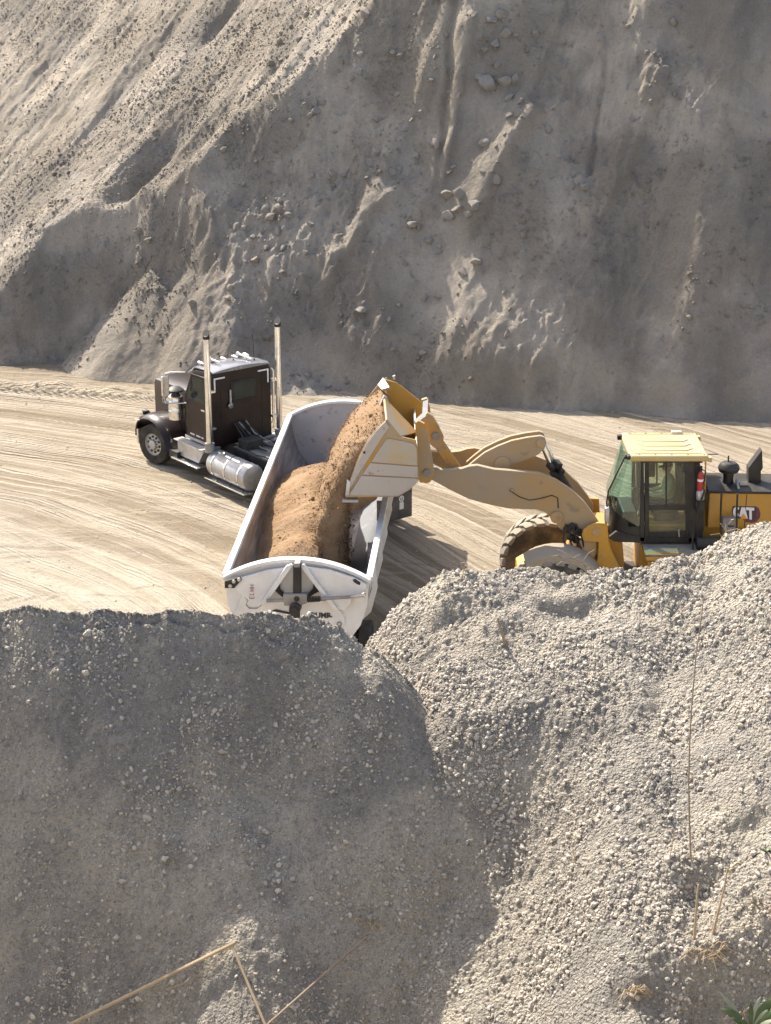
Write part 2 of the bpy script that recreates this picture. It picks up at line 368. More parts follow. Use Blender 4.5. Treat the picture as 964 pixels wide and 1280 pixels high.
def mound_mat():
    t = NT('gravelly_silt')
    n0 = t.noise(1.6, 5, 0.6); n1 = t.noise(7, 6, 0.7); n2 = t.noise(60, 5, 0.75); vd = t.vor(75); vd2 = t.vor(150)
    c = t.mix(t.ramp(n0, 0.40, 0.60), (0.36, 0.33, 0.285), (0.58, 0.515, 0.41))
    c = t.mix(t.math('MULTIPLY', t.ramp(t.noise(0.7, 4, 0.6), 0.5, 0.66), 0.35), c, (0.34, 0.29, 0.23))
    c = t.mix(t.math('MULTIPLY', t.ramp(n1, 0.5, 0.64), 0.55), c, (0.58, 0.51, 0.41))
    c = t.mix(t.math('MULTIPLY', t.ramp(n1, 0.42, 0.28), 0.5), c, (0.30, 0.275, 0.25))
    c = t.mix(t.math('MULTIPLY', t.ramp(n2, 0.48, 0.66), 0.45), c, (0.25, 0.235, 0.215))
    sp = t.noise(38, 7, 0.85)
    c = t.mix(t.math('MULTIPLY', t.ramp(sp, 0.52, 0.61), 0.6), c, (0.20, 0.185, 0.165))
    c = t.mix(t.math('MULTIPLY', t.ramp(sp, 0.46, 0.37), 0.5), c, (0.62, 0.56, 0.46))
    h = t.math('SUBTRACT', t.math('ADD', t.math('MULTIPLY', n2, 0.8), t.math('MULTIPLY', t.noise(22, 4, 0.7), 1.2)), t.math('MULTIPLY', vd, 0.7))
    h = t.math('SUBTRACT', h, t.math('MULTIPLY', vd2, 0.25))
    return t.princ(c, 0.97, 0, t.bump(h, 1.0, 0.03), 0.1)
M['mound'] = mound_mat()
M['loader_tyre'] = paint('dusty_loader_tyre', (0.06, 0.057, 0.053), (0.12, 0.113, 0.10), 0.9, 0, 0.6, 0.4, 2.5, spec=0.15)
M['fender'] = paint('dusty_fender', (0.38, 0.30, 0.19), (0.36, 0.33, 0.28), 0.75, 0, 1.0, 0.8, 1.6, wear=(0.22, 0.20, 0.17))
def pebble_mat(name, attr=True, tone=1.0):
    t = NT(name)
    if attr: a = t.attr('tint')
    else: a = t.n('ShaderNodeObjectInfo').outputs['Random']
    n = t.n('ShaderNodeValToRGB'); t.put(n.inputs[0], a); cr = n.color_ramp
    st = [(0.0, (0.09, 0.088, 0.088)), (0.10, (0.23, 0.215, 0.20)), (0.40, (0.40, 0.37, 0.325)), (0.7, (0.48, 0.435, 0.365)), (0.88, (0.45, 0.37, 0.27)), (1.0, (0.57, 0.54, 0.48))]
    cr.elements[0].position = 0; cr.elements[0].color = (*[x * tone for x in st[0][1]], 1)
    cr.elements[1].position = 1; cr.elements[1].color = (*[x * tone for x in st[-1][1]], 1)
    for p, c in st[1:-1]:
        e = cr.elements.new(p); e.color = (*[x * tone for x in c], 1)
    d = t.mix(t.math('MULTIPLY', t.ramp(t.noise(55, 4, 0.7), 0.2, 0.6), 0.65), n.outputs[0], (0.53, 0.47, 0.38))
    return t.princ(d, 0.9, 0, t.bump(t.noise(140, 3, 0.7), 0.4, 0.004), 0.2)
M['pebble'] = pebble_mat('gravel_stone'); M['pebble_obj'] = pebble_mat('larger_stone', False)
def clod_mat():
    t = NT('clod')
    n1 = t.noise(1.3, 5, 0.6); n2 = t.noise(16, 5, 0.75)
    c = t.mix(t.ramp(n1, 0.35, 0.68), (0.27, 0.245, 0.215), (0.35, 0.305, 0.25))
    c = t.mix(t.math('MULTIPLY', t.ramp(n2, 0.5, 0.8), 0.4), c, (0.24, 0.22, 0.20))
    return t.princ(c, 0.96, 0, t.bump(n2, 0.7, 0.05), 0.1)
M['clod'] = clod_mat()
M['straw'] = paint('dry_straw', (0.46, 0.36, 0.23), (0.36, 0.27, 0.17), 0.8, 0, 0.1, 0.1, 12)
M['straw_dark'] = paint('weathered_stalk', (0.30, 0.24, 0.17), (0.22, 0.17, 0.12), 0.85, 0, 0.1, 0.1, 12)
M['leaf'] = paint('leaf', (0.06, 0.11, 0.03), (0.10, 0.15, 0.06), 0.5, 0, 0.25, 0.3, 15)
M['leaf_pale'] = paint('pale_leaf', (0.34, 0.36, 0.26), (0.24, 0.28, 0.17), 0.6, 0, 0.2, 0.3, 15)

# ------------------------------------------------------------ terrain: pit floor
def ground_h(x, y):
    dx, dy = x - TRK[0], y - TRK[1]
    r = np.sqrt(dx * dx + dy * dy) + 0.7 * perlin(x * 0.09, y * 0.09, 5); th = np.arctan2(dy, dx)
    h = 0.04 * perlin(r * 1.3, th * 5, 1) + 0.04 * perlin(r * 3.4, th * 7, 2) + 0.03 * perlin(r * 6.5, th * 9, 3)
    h += 0.05 * fbm(x * 0.22, y * 0.22, 3, 8) + 0.014 * fbm(x * 1.8, y * 1.8, 3, 9)
    # wheel ruts: pairs of narrow grooves following the bend
    for r0, a, w in [(15.2, 0.045, 0.22), (17.1, 0.05, 0.22), (18.9, 0.05, 0.25), (20.6, 0.045, 0.22), (22.3, 0.04, 0.25), (16.2, 0.035, 0.16), (24.6, 0.04, 0.3), (27.0, 0.04, 0.3)]:
        q = (r - r0 - 0.5 * perlin(th * 2.5, r0, 6)) / w
        h += a * (-np.exp(-q * q) + 0.6 * np.exp(-((np.abs(q) - 1.6) / 0.55) ** 2)) * sstep(-0.35, 0.15, perlin(th * 4, r0 * 1.7, 7))
        h += 0.012 * np.exp(-q * q) * np.sin(th * r0 * 22 + 8 * np.abs(q)) * sstep(-0.1, 0.2, perlin(th * 3, r0 * 0.7, 11))
    # churned, chevron-printed windrow along the foot of the pile on the left
    yb = 53.9 - 0.23 * (x + 7.0) - 1.1
    h += 0.16 * np.exp(-((y - yb) / 0.45) ** 2) * (0.6 + 0.9 * fbm(x * 0.9, y * 0.9, 3, 14)) * sstep(3.0, -3.5, x)
    h += 0.05 * np.exp(-((y - yb + 0.5) / 0.4) ** 2) * np.sin(x * 16 + np.abs(y - yb + 0.5) * 22) * sstep(-3.5, -6.5, x)
    # chevron prints at the near left
    cx, cy = -8.2, 36.6
    h += 0.03 * np.exp(-((y - cy - 0.12 * (x - cx)) / 0.35) ** 2) * np.sin(x * 14 + np.abs(y - cy) * 18) * sstep(-6.4, -7.2, x)
    return h
gx = axis_pts((-90, -13, 3.5), (-13, 13, 0.06), (13, 90, 3.5)); gy = axis_pts((4, 33, 1.2), (33, 56.5, 0.06), (56.5, 180, 5))
X, Y = np.meshgrid(gx, gy)
ground = np_mesh('ground', np.stack([X, Y, ground_h(X, Y)], -1).reshape(-1, 3), grid_faces(len(gx), len(gy)), M['ground'])
tag(ground, kind='structure')

# ------------------------------------------------------------ terrain: the big stockpile
def cone(x, y, xa, ya, za, s, seed, n=0.16):
    ang = np.arctan2(y - ya, x - xa); d = np.hypot(x - xa, y - ya)
    return za - s * np.sqrt(d * d + 0.05) * (1 + n * perlin(np.cos(ang) * 2 + seed, np.sin(ang) * 2, seed)) + 0.12 * fbm(x * 0.8, y * 0.8, 3, seed)
def pile_parts(x, y):
    # A: the loose sunlit flank running down to the left
    wx = x + 0.5 * perlin(x * 0.22, y * 0.22, 31); wy = y + 0.5 * perlin(x * 0.22, y * 0.22, 32)
    q = wx * 0.672 - wy * 0.74; p = wx * 0.74 + wy * 0.672
    zA = 3.6 + 0.66 * (x + 8.6) + 0.60 * (y - 56.5)
    zA = zA + 0.22 * perlin(q * 0.55, p * 0.12, 21) + 0.10 * ridged(q * 1.0, p * 0.14, 3, 22) + 0.05 * fbm(q * 3.2, p * 0.5, 3, 23) + 0.05 * fbm(x * 2.5, y * 2.5, 3, 24) + 0.03 * fbm(x * 9, y * 9, 2, 25)
    # gullies cut into it
    for q0, p0, w, d, L in [(-48.75, 34.2, 0.62, 1.0, 1.7), (-50.8, 39.0, 0.5, 0.6, 1.2), (-47.4, 35.2, 0.35, 0.4, 1.6), (-53.0, 36.5, 0.5, 0.35, 3.0), (-58.0, 37.0, 0.8, 0.4, 3.0), (-46.6, 37.6, 0.3, 0.3, 1.0)]:
        zA = zA - d * np.exp(-((q - q0 - 0.25 * perlin(p * 0.6, q0, 3)) / w) ** 2) * np.exp(-((p - p0) / L) ** 2)
    # B: the undercut face in its own shade
    yb = 52.15 - 0.23 * x + 0.55 * perlin(x * 0.16, 3.3, 41) + 0.2 * perlin(x * 0.6, 1.3, 42)
    s = y - yb
    dg = x * 0.80 - y * 0.60; dl = x * 0.60 + y * 0.80
    s = s + 0.65 * fbm(x * 0.20, y * 0.20, 2, 43) + 0.16 * ridged(dg * 0.42, dl * 0.16, 2, 44) + 0.07 * ridged(dg * 1.1 + 0.6 * perlin(x * 0.5, y * 0.5, 40), dl * 0.3, 2, 39) - 0.35
    low, kn = 1.50, 3.2
    zB = np.where(s < kn, low * s, low * kn + 1.68 * (s - kn)) + 0.45 * sstep(0.0, 0.55, s)
    zB = zB + 0.10 * fbm(x * 1.6, y * 1.3, 3, 45)
    rz = sstep(-0.05, 0.3, fbm(x * 0.25, y * 0.3, 2, 48))
    zB = zB + rz * (0.14 * ridged(x * 1.5, y * 1.7, 3, 46) + 0.09 * fbm(x * 6, y * 6, 3, 47)) + 0.025 * fbm(x * 9, y * 9, 2, 49)
    # slumped slabs with a sharp lower lip, and the long crack between them
    for x0, y0, a, ln, wd, hgt in [(3.6, 55.0, 0.62, 1.7, 1.5, 0.50), (2.3, 56.6, 1.15, 1.5, 0.9, 0.35), (7.3, 54.6, 0.75, 1.9, 1.1, 0.42), (-0.8, 54.9, 0.5, 1.5, 0.8, 0.3), (5.2, 57.4, 0.9, 1.4, 1.0, 0.3)]:
        ca, sa = math.cos(a), math.sin(a); u = (x - x0) * ca + (y - y0) * sa; v = -(x - x0) * sa + (y - y0) * ca
        v = v + 0.12 * perlin(u * 1.7, x0, 5)
        zB = zB + hgt * sstep(-0.08, 0.06, v) * sstep(wd, 0.1, v) * sstep(ln, ln * 0.6, np.abs(u))
    zB = zB - 0.25 * np.exp(-((x - 6.35 - 0.25 * (y - 55.6) - 0.15 * perlin(y * 1.5, 2.2, 6)) / 0.09) ** 2) * sstep(54.4, 55.0, y) * sstep(56.9, 56.3, y)
    zB = zB - 0.35 * np.exp(-((x - 2.05 - 0.2 * (y - 58) - 0.25 * perlin(y * 1.2, 7.2, 6)) / 0.12) ** 2) * sstep(55.3, 56.4, y)
    return zA, zB
def pile_h(x, y):
    zA, zB = pile_parts(x, y)
    zA = zA + 0.75 * np.exp(-(((x + 11.2) / 2.4) ** 2 + ((y - 58.2) / 1.6) ** 2))
    zC = 2.1 * (y - 56.0 + 0.35 * perlin(x * 0.5, 0.5, 53) + 0.14 * fbm(x * 1.8, y * 1.8, 2, 54)) + 1.3 * np.maximum(0, x + 8.3)
    z = smin(smin(zA, zB, 0.16), zC, 0.2)
    cap = 19 + 1.5 * fbm(x * 0.06, y * 0.06, 3, 51)
    z = smin(z, cap, 1.5)
    z = smax(z, cone(x, y, -7.25, 56.75, 3.1, 1.04, 61, 0.08), 0.10)
    z = smax(z, cone(x, y, -4.5, 56.7, 4.75, 1.15, 62, 0.25), 0.15)
    z = smax(z, cone(x, y, -5.4, 54.6, 0.95, 0.62, 63), 0.1)
    z = smax(z, cone(x, y, -2.6, 53.6, 0.75, 0.7, 64), 0.1)
    z = z + 0.09 * ridged(x * 2.6, y * 2.6, 3, 65) * np.exp(-(((x + 4.4) / 1.8) ** 2 + ((y - 55.2) / 1.8) ** 2)) * 1.6
    z = z + 0.05 * fbm(x * 2.2, y * 2.2, 4, 66) + 0.02 * fbm(x * 8, y * 8, 2, 67)
    z = z - 9 * sstep(38, 80, np.abs(x))
    return np.maximum(z, -0.4)
gx = axis_pts((-90, -14.5, 1.5), (-14.5, 14.5, 0.05), (14.5, 90, 1.5)); gy = axis_pts((48, 50.5, 0.5), (50.5, 63.0, 0.036), (63, 78, 0.065), (78, 130, 2.0))
X, Y = np.meshgrid(gx, gy)
pile = np_mesh('stockpile', np.stack([X, Y, pile_h(X, Y)], -1).reshape(-1, 3), grid_faces(len(gx), len(gy)), M['soil'])
tag(pile, kind='structure')

def march(hf, u, v, t0, t1, n=500):     # first hit of a sight line with a height function
    r = _ray(u, v); t = np.linspace(t0, t1, n)
    P = np.array((0, 0, CAM_H))[None] + t[:, None] * np.array(r)[None]
    d = P[:, 2] - hf(P[:, 0], P[:, 1]); k = np.argmax(d < 0)
    return Vector(P[k]) if d[k] < 0 else None

# stones and clods
PHI = (1 + 5 ** 0.5) / 2
ICO_V = np.array([(-1, PHI, 0), (1, PHI, 0), (-1, -PHI, 0), (1, -PHI, 0), (0, -1, PHI), (0, 1, PHI), (0, -1, -PHI), (0, 1, -PHI), (PHI, 0, -1), (PHI, 0, 1), (-PHI, 0, -1), (-PHI, 0, 1)], float) / math.sqrt(1 + PHI * PHI)
ICO_F = np.array([(0, 11, 5), (0, 5, 1), (0, 1, 7), (0, 7, 10), (0, 10, 11), (1, 5, 9), (5, 11, 4), (11, 10, 2), (10, 7, 6), (7, 1, 8), (3, 9, 4), (3, 4, 2), (3, 2, 6), (3, 6, 8), (3, 8, 9), (4, 9, 5), (2, 4, 11), (6, 2, 10), (8, 6, 7), (9, 8, 1)])
def rand_rot(n):
    q = rng.normal(size=(n, 4)); q /= np.linalg.norm(q, axis=1)[:, None]; w, x, y, z = q.T
    return np.stack([np.stack([1 - 2 * (y * y + z * z), 2 * (x * y - z * w), 2 * (x * z + y * w)], -1), np.stack([2 * (x * y + z * w), 1 - 2 * (x * x + z * z), 2 * (y * z - x * w)], -1), np.stack([2 * (x * z - y * w), 2 * (y * z + x * w), 1 - 2 * (x * x + y * y)], -1)], 1)
def stones_mesh(name, P, rad, mat, parent, jag=0.22, flat=(0.55, 1.0), tint=None, smooth=False):
    n = len(P); sc = np.stack([np.ones(n), rng.uniform(*flat, n), rng.uniform(*flat, n)], -1)
    B = ICO_V[None] * (1 + rng.uniform(-jag, jag, (n, 12, 1))) * sc[:, None, :]
    V = np.einsum('nij,nkj->nki', rand_rot(n), B) * np.asarray(rad)[:, None, None] + np.asarray(P)[:, None, :]
    F = ICO_F[None] + 12 * np.arange(n)[:, None, None]
    t = rng.random(n) if tint is None else tint
    o = np_mesh(name, V.reshape(-1, 3), F.reshape(-1, 3), mat, parent, smooth, np.repeat(t, 12))
    o['kind'] = 'stuff'; return o
def stone_variant(k, sub, jag):
    bm = bmesh.new(); bmesh.ops.create_icosphere(bm, subdivisions=sub, radius=1.0); r = random.Random(k)
    sx, sy, sz = 1.0, r.uniform(0.65, 0.95), r.uniform(0.5, 0.85)
    cuts = [(Vector((r.uniform(-1, 1), r.uniform(-1, 1), r.uniform(-1, 1))).normalized(), r.uniform(0.45, 0.75)) for _ in range(9)]
    for v in bm.verts:
        for nrm, d in cuts:
            e = v.co.dot(nrm) - d
            if e > 0: v.co -= nrm * e * 0.9
        v.co *= 1 + r.uniform(-jag, jag)
        v.co = Vector((v.co.x * sx, v.co.y * sy, v.co.z * sz))
    me = bpy.data.meshes.new('stone'); bm.to_mesh(me); bm.free(); me.shade_smooth(); me.set_sharp_from_angle(angle=R(30)); return me
clod_meshes = [stone_variant(100 + k, 3, 0.03) for k in range(8)]
for m in clod_meshes: m.materials.append(M['clod'])
peb_meshes = [stone_variant(200 + k, 2, 0.06) for k in range(8)]
for m in peb_meshes: m.materials.append(M['pebble_obj'])
def put_stone(meshes, P, r, parent):
    o = bpy.data.objects.new('stone', random.choice(meshes)); link(o, parent)
    o.location = P; o.scale = (r, r, r); o.rotation_euler = (random.uniform(0, 6.3), random.uniform(-0.5, 0.5), random.uniform(0, 6.3)); return o
# clods one can pick out on the shaded face: (u, v, radius px)
clods = [(560, 243, 11), (577, 241, 12), (592, 256, 13), (573, 262, 10), (562, 270, 12), (585, 268, 9), (515, 281, 11), (537, 302, 8), (597, 327, 10), (580, 341, 9), (545, 179, 9), (548, 372, 7), (530, 373, 7),
         (612, 104, 17), (631, 103, 14), (645, 98, 9), (600, 96, 10), (637, 122, 8), (651, 127, 7), (620, 55, 11), (606, 62, 9), (632, 40, 9), (613, 24, 10), (627, 18, 9), (670, 43, 7), (598, 70, 8),
         (685, 162, 10), (732, 233, 10), (717, 234, 6), (540, 180, 9), (490, 215, 7), (500, 212, 6), (395, 138, 9), (388, 143, 7), (404, 130, 7), (364, 150, 5), (450, 90, 6), (440, 99, 6), (490, 66, 6), (501, 70, 7), (540, 100, 6),
         (350, 262, 10), (362, 268, 9), (338, 272, 10), (347, 290, 9), (356, 310, 8), (333, 310, 7), (320, 325, 8), (352, 340, 6), (333, 262, 8), (316, 296, 7), (300, 330, 7), (285, 372, 7), (296, 283, 7), (270, 320, 6), (430, 220, 6), (433, 215, 5), (459, 222, 6),
         (562, 215, 6), (568, 208, 6), (487, 400, 6), (492, 437, 5), (520, 195, 6), (515, 150, 6), (527, 140, 6), (497, 118, 6), (575, 120, 6), (388, 280, 6), (400, 250, 5), (352, 75, 5), (360, 70, 5), (174, 289, 7), (160, 296, 7), (186, 300, 6), (215, 300, 5), (385, 470, 9), (375, 480, 7), (397, 476, 6), (410, 483, 6), (365, 468, 6), (425, 487, 6), (435, 478, 5)]
for u, v, rp in clods:
    P = march(pile_h, u, v, 50, 80, 900)
    if P is None: continue
    r = rp / FPX * P.length
    put_stone(clod_meshes, P + Vector((0, -0.05, 0.0)) * r, r * 0.95, pile)
# more of them, thinner and smaller, in drifts on the face
n = 0
while n < 80:
    u, v = random.gauss(470, 120), random.uniform(10, 470)
    P = march(pile_h, u, v, 50, 80, 500)
    if P is None or u < 200 or u > 760: continue
    if perlin(np.array([P.x * 0.7]), np.array([P.z * 0.7]), 71)[0] < 0.02: continue
    put_stone(clod_meshes, P, random.choice([0.06, 0.08, 0.10, 0.12, 0.14, 0.18, 0.22]), pile); n += 1
pn = 26000
px_ = rng.uniform(-13, 13, pn); py_ = rng.uniform(51, 63, pn); pz_ = pile_h(px_, py_)
keep = (fbm(px_ * 0.5, py_ * 0.5, 3, 72) > rng.uniform(-0.25, 0.7, pn)) & (pz_ > 0.05)
px_, py_, pz_ = px_[keep], py_[keep], pz_[keep]
stones_mesh('small_clods', np.stack([px_, py_ - 0.01, pz_ + 0.005], -1), rng.lognormal(-3.6, 0.5, len(px_)), M['soil'], pile, smooth=True)
pn = 60000
px_ = rng.uniform(-15, 2, pn); py_ = rng.uniform(56, 77, pn); pz_ = pile_h(px_, py_)
keep = (fbm(px_ * 0.35, py_ * 0.35, 3, 74) > rng.uniform(-0.5, 0.6, pn)) & (pz_ > 2.0) & (pz_ < 13)
px_, py_, pz_ = px_[keep], py_[keep], pz_[keep]
stones_mesh('slope_grit', np.stack([px_, py_, pz_], -1), rng.lognormal(-3.75, 0.4, len(px_)), M['soil'], pile, smooth=True)
pn = 9000
px_ = rng.uniform(-12, 12, pn); py_ = rng.uniform(34, 56, pn)
keep = fbm(px_ * 0.3, py_ * 0.3, 3, 73) > rng.uniform(-0.4, 0.8, pn) - 0.5 * sstep(50, 54, py_)
px_, py_ = px_[keep], py_[keep]
stones_mesh('loose_stones', np.stack([px_, py_, ground_h(px_, py_)], -1), rng.lognormal(-4.2, 0.45, len(px_)), M['pebble'], ground)

# ------------------------------------------------------------ terrain: the gravel mound in the foreground
def mound_base(x, y):
    wob = 0.05 * perlin(x * 2.2, 1.7, 81) + 0.025 * perlin(x * 6.1, 4.2, 82)
    # left bank: rounded crest, steep face towards the camera, nose at its right end
    yc = 8.02 + wob + 0.06 * np.sin(x * 1.7)
    s = yc - y
    crest = 11.40 + 0.03 * perlin(x * 3.0, 0.4, 83) + 0.02 * perlin(x * 8.0, 0.9, 84)
    sp = (np.sqrt(s * s + 0.0009) + s) * 0.5
    bul = np.exp(-((x + 0.60 - 0.12 * (s - 0.6) + 0.05 * perlin(x * 3, y * 3, 80)) / 0.42) ** 2)  # bulge added so grazing sun makes a soft lit patch
    face = crest - 1.62 * sp + 0.72 * bul * np.maximum(0, sp - 0.42) + 0.10 * fbm(x * 1.3, y * 1.3, 2, 85) * sstep(0, 0.3, s)
    nose = np.maximum(0, x - (-0.44 + 1.25 * np.clip(8.08 - y, 0, 0.9) + 0.34 * np.exp(-((y - 7.25) / 0.22) ** 2)))
    zL = face - 0.9 * nose ** 1.25
    back = crest - 0.9 * np.maximum(0, -s) ** 1.1
    zL = np.where(s < 0, back - 0.9 * nose ** 1.25, zL)
    # right slope: gentler, loose, rising to the right
    prof = np.interp(x, [-2.5, -0.7, -0.1, 0.1, 0.28, 0.6, 0.95, 1.12, 1.3, 1.5, 1.85, 2.6], [-1.1, -0.75, -0.40, -0.15, 0.0, 0.035, 0.03, 0.05, 0.03, 0.10, 0.27, 0.55])
    yr = 8.60 + 0.05 * perlin(x * 1.9, 2.9, 86) + 0.03 * perlin(x * 5, 7.7, 87)
    d = yr - y
    zR = 11.37 + prof - 0.47 * np.maximum(0, d) + 0.17 * sstep(0, 1.5, d) * (x - 0.9) - 0.9 * np.maximum(0, -d) + 0.05 * perlin(x * 4.5, 3.1, 88) * sstep(0.5, 0, np.abs(d))
    zR = zR - 0.25 * sstep(0.55, -0.9, x) * sstep(0.6, 1.6, d)
    zR = zR - 0.42 * sstep(1.05, 0.5, x) * sstep(0.75, 1.35, d)
    z = smax(zL, zR, 0.05)
    return z, zL, zR
DENTS = []
def mound_h(x, y, fine=True):
    x = np.asarray(x, float); y = np.asarray(y, float)
    z, zL, zR = mound_base(x, y)
    right = sstep(-0.02, 0.08, zR - zL)
    z = z + 0.05 * fbm(x * 1.5, y * 1.5, 3, 91) + 0.026 * fbm(x * 5.0, y * 5.0, 3, 92)
    for x0, y0, rx, ry, dp in DENTS:
        qx, qy = (x - x0) / rx, (y - y0) / ry
        z = z - dp * np.exp(-(qx * qx) ** 1.3) * np.where(qy > 0, np.exp(-(qy / 0.35) ** 2), np.exp(-(qy * qy)))
    if fine:
        lump = np.abs(fbm(x * 16, y * 16, 3, 93)); lump2 = np.abs(fbm(x * 36, y * 36, 2, 94))
        z = z + right * (0.26 + 0.74 * sstep(-0.25, 0.25, fbm(x * 1.9, y * 1.9, 3, 100))) * (0.036 * lump + 0.024 * lump2 - 0.015) + (1 - right) * (0.016 * lump + 0.010 * lump2 + 0.05 * sstep(0.05, 0.35, fbm(x * 2.1, y * 2.6, 3, 98)) * np.abs(fbm(x * 9, y * 9, 3, 99)))
        z = z + 0.006 * fbm(x * 22, y * 22, 3, 95)
        # drying crack across the left bank
        zc = 8.02 - 0.115 + 0.018 * perlin(x * 6, 0.3, 96) + 0.012 * perlin(x * 17, 0.3, 97) - 0.03 * x
        z = z - 0.02 * (1 - right) * np.exp(-((y - zc) / 0.006) ** 2) * sstep(-1.7, -1.4, x) * sstep(-0.25, -0.6, x)
    # the ground falls away behind, and rises under the person taking the picture
    z = z - 0.0 * x
    z = np.where(y < 6.0, z + (13.0 - z) * sstep(5.7, 2.2, y), z)
    return np.maximum(z, -0.6)
for u, v, rx, ry, dp in [(715, 755, 0.13, 0.10, 0.07), (925, 1215, 0.28, 0.35, 0.26), (880, 1095, 0.10, 0.12, 0.10), (640, 780, 0.05, 0.12, 0.05), (560, 770, 0.09, 0.1, 0.05), (800, 1240, 0.12, 0.15, 0.08), (940, 1020, 0.1, 0.1, 0.06), (600, 1150, 0.12, 0.1, 0.05)]:
    P = march(lambda a, b: mound_h(a, b, False), u, v, 6.2, 12, 1500)
    if P: DENTS.append((P.x, P.y, rx, ry, dp))
gx = axis_pts((-40, -8, 2.0), (-8, -2.1, 0.2), (-2.1, 2.1, 0.0075), (2.1, 8, 0.2), (8, 40, 2.0)); gy = axis_pts((-8, 5.0, 0.5), (5.0, 6.1, 0.06), (6.1, 9.1, 0.0078), (9.1, 10, 0.06), (10, 26, 0.6))
X, Y = np.meshgrid(gx, gy)
mound = np_mesh('gravel_mound', np.stack([X, Y, mound_h(X, Y)], -1).reshape(-1, 3), grid_faces(len(gx), len(gy)), M['mound'])
tag(mound, kind='structure')
def mound_pts(n, dens):
    x = rng.uniform(-2.0, 2.0, n); y = rng.uniform(6.15, 8.85, n)
    e = 0.004; zx = (mound_h(x + e, y) - mound_h(x - e, y)) / (2 * e); zy = (mound_h(x, y + e) - mound_h(x, y - e)) / (2 * e)
    g = np.sqrt(1 + zx * zx + zy * zy); z = mound_h(x, y)
    k = rng.random(n) * 2.6 < g * dens(x, y)
    N = np.stack([-zx / g, -zy / g, 1 / g], -1)
    return np.stack([x, y, z], -1)[k], N[k]
def dens_small(x, y):
    _, zL, zR = mound_base(x, y); right = sstep(-0.03, 0.06, zR - zL)
    patch = sstep(-0.2, 0.3, fbm(x * 2.6, y * 2.6, 4, 101))
    crestL = np.exp(-((y - 8.04) / 0.07) ** 2)
    return np.clip((0.12 + 0.88 * patch) * (0.75 + 0.25 * right) + 0.8 * crestL, 0, 1.2)
P, N = mound_pts(150000, dens_small)
_, zl_, zr_ = mound_base(P[:, 0], P[:, 1]); lf_ = 1 - sstep(-0.03, 0.06, zr_ - zl_)
rad = np.clip(rng.lognormal(-5.1, 0.5, len(P)) * (1 - 0.25 * lf_), 0.003, 0.015)
stones_mesh('gravel', P + N * (rad * rng.uniform(-0.35, 0.35, len(P)))[:, None], rad, M['pebble'], mound, jag=0.30, tint=rng.random(len(P)) ** (1 + 0.7 * lf_))
P, N = mound_pts(1400, lambda x, y: dens_small(x, y))
for k in range(min(300, len(P))):
    r = random.choice([0.011, 0.012, 0.013, 0.015, 0.017, 0.019, 0.023])
    put_stone(peb_meshes, Vector(P[k]) + Vector(N[k]) * r * random.uniform(-0.2, 0.35), r, mound)

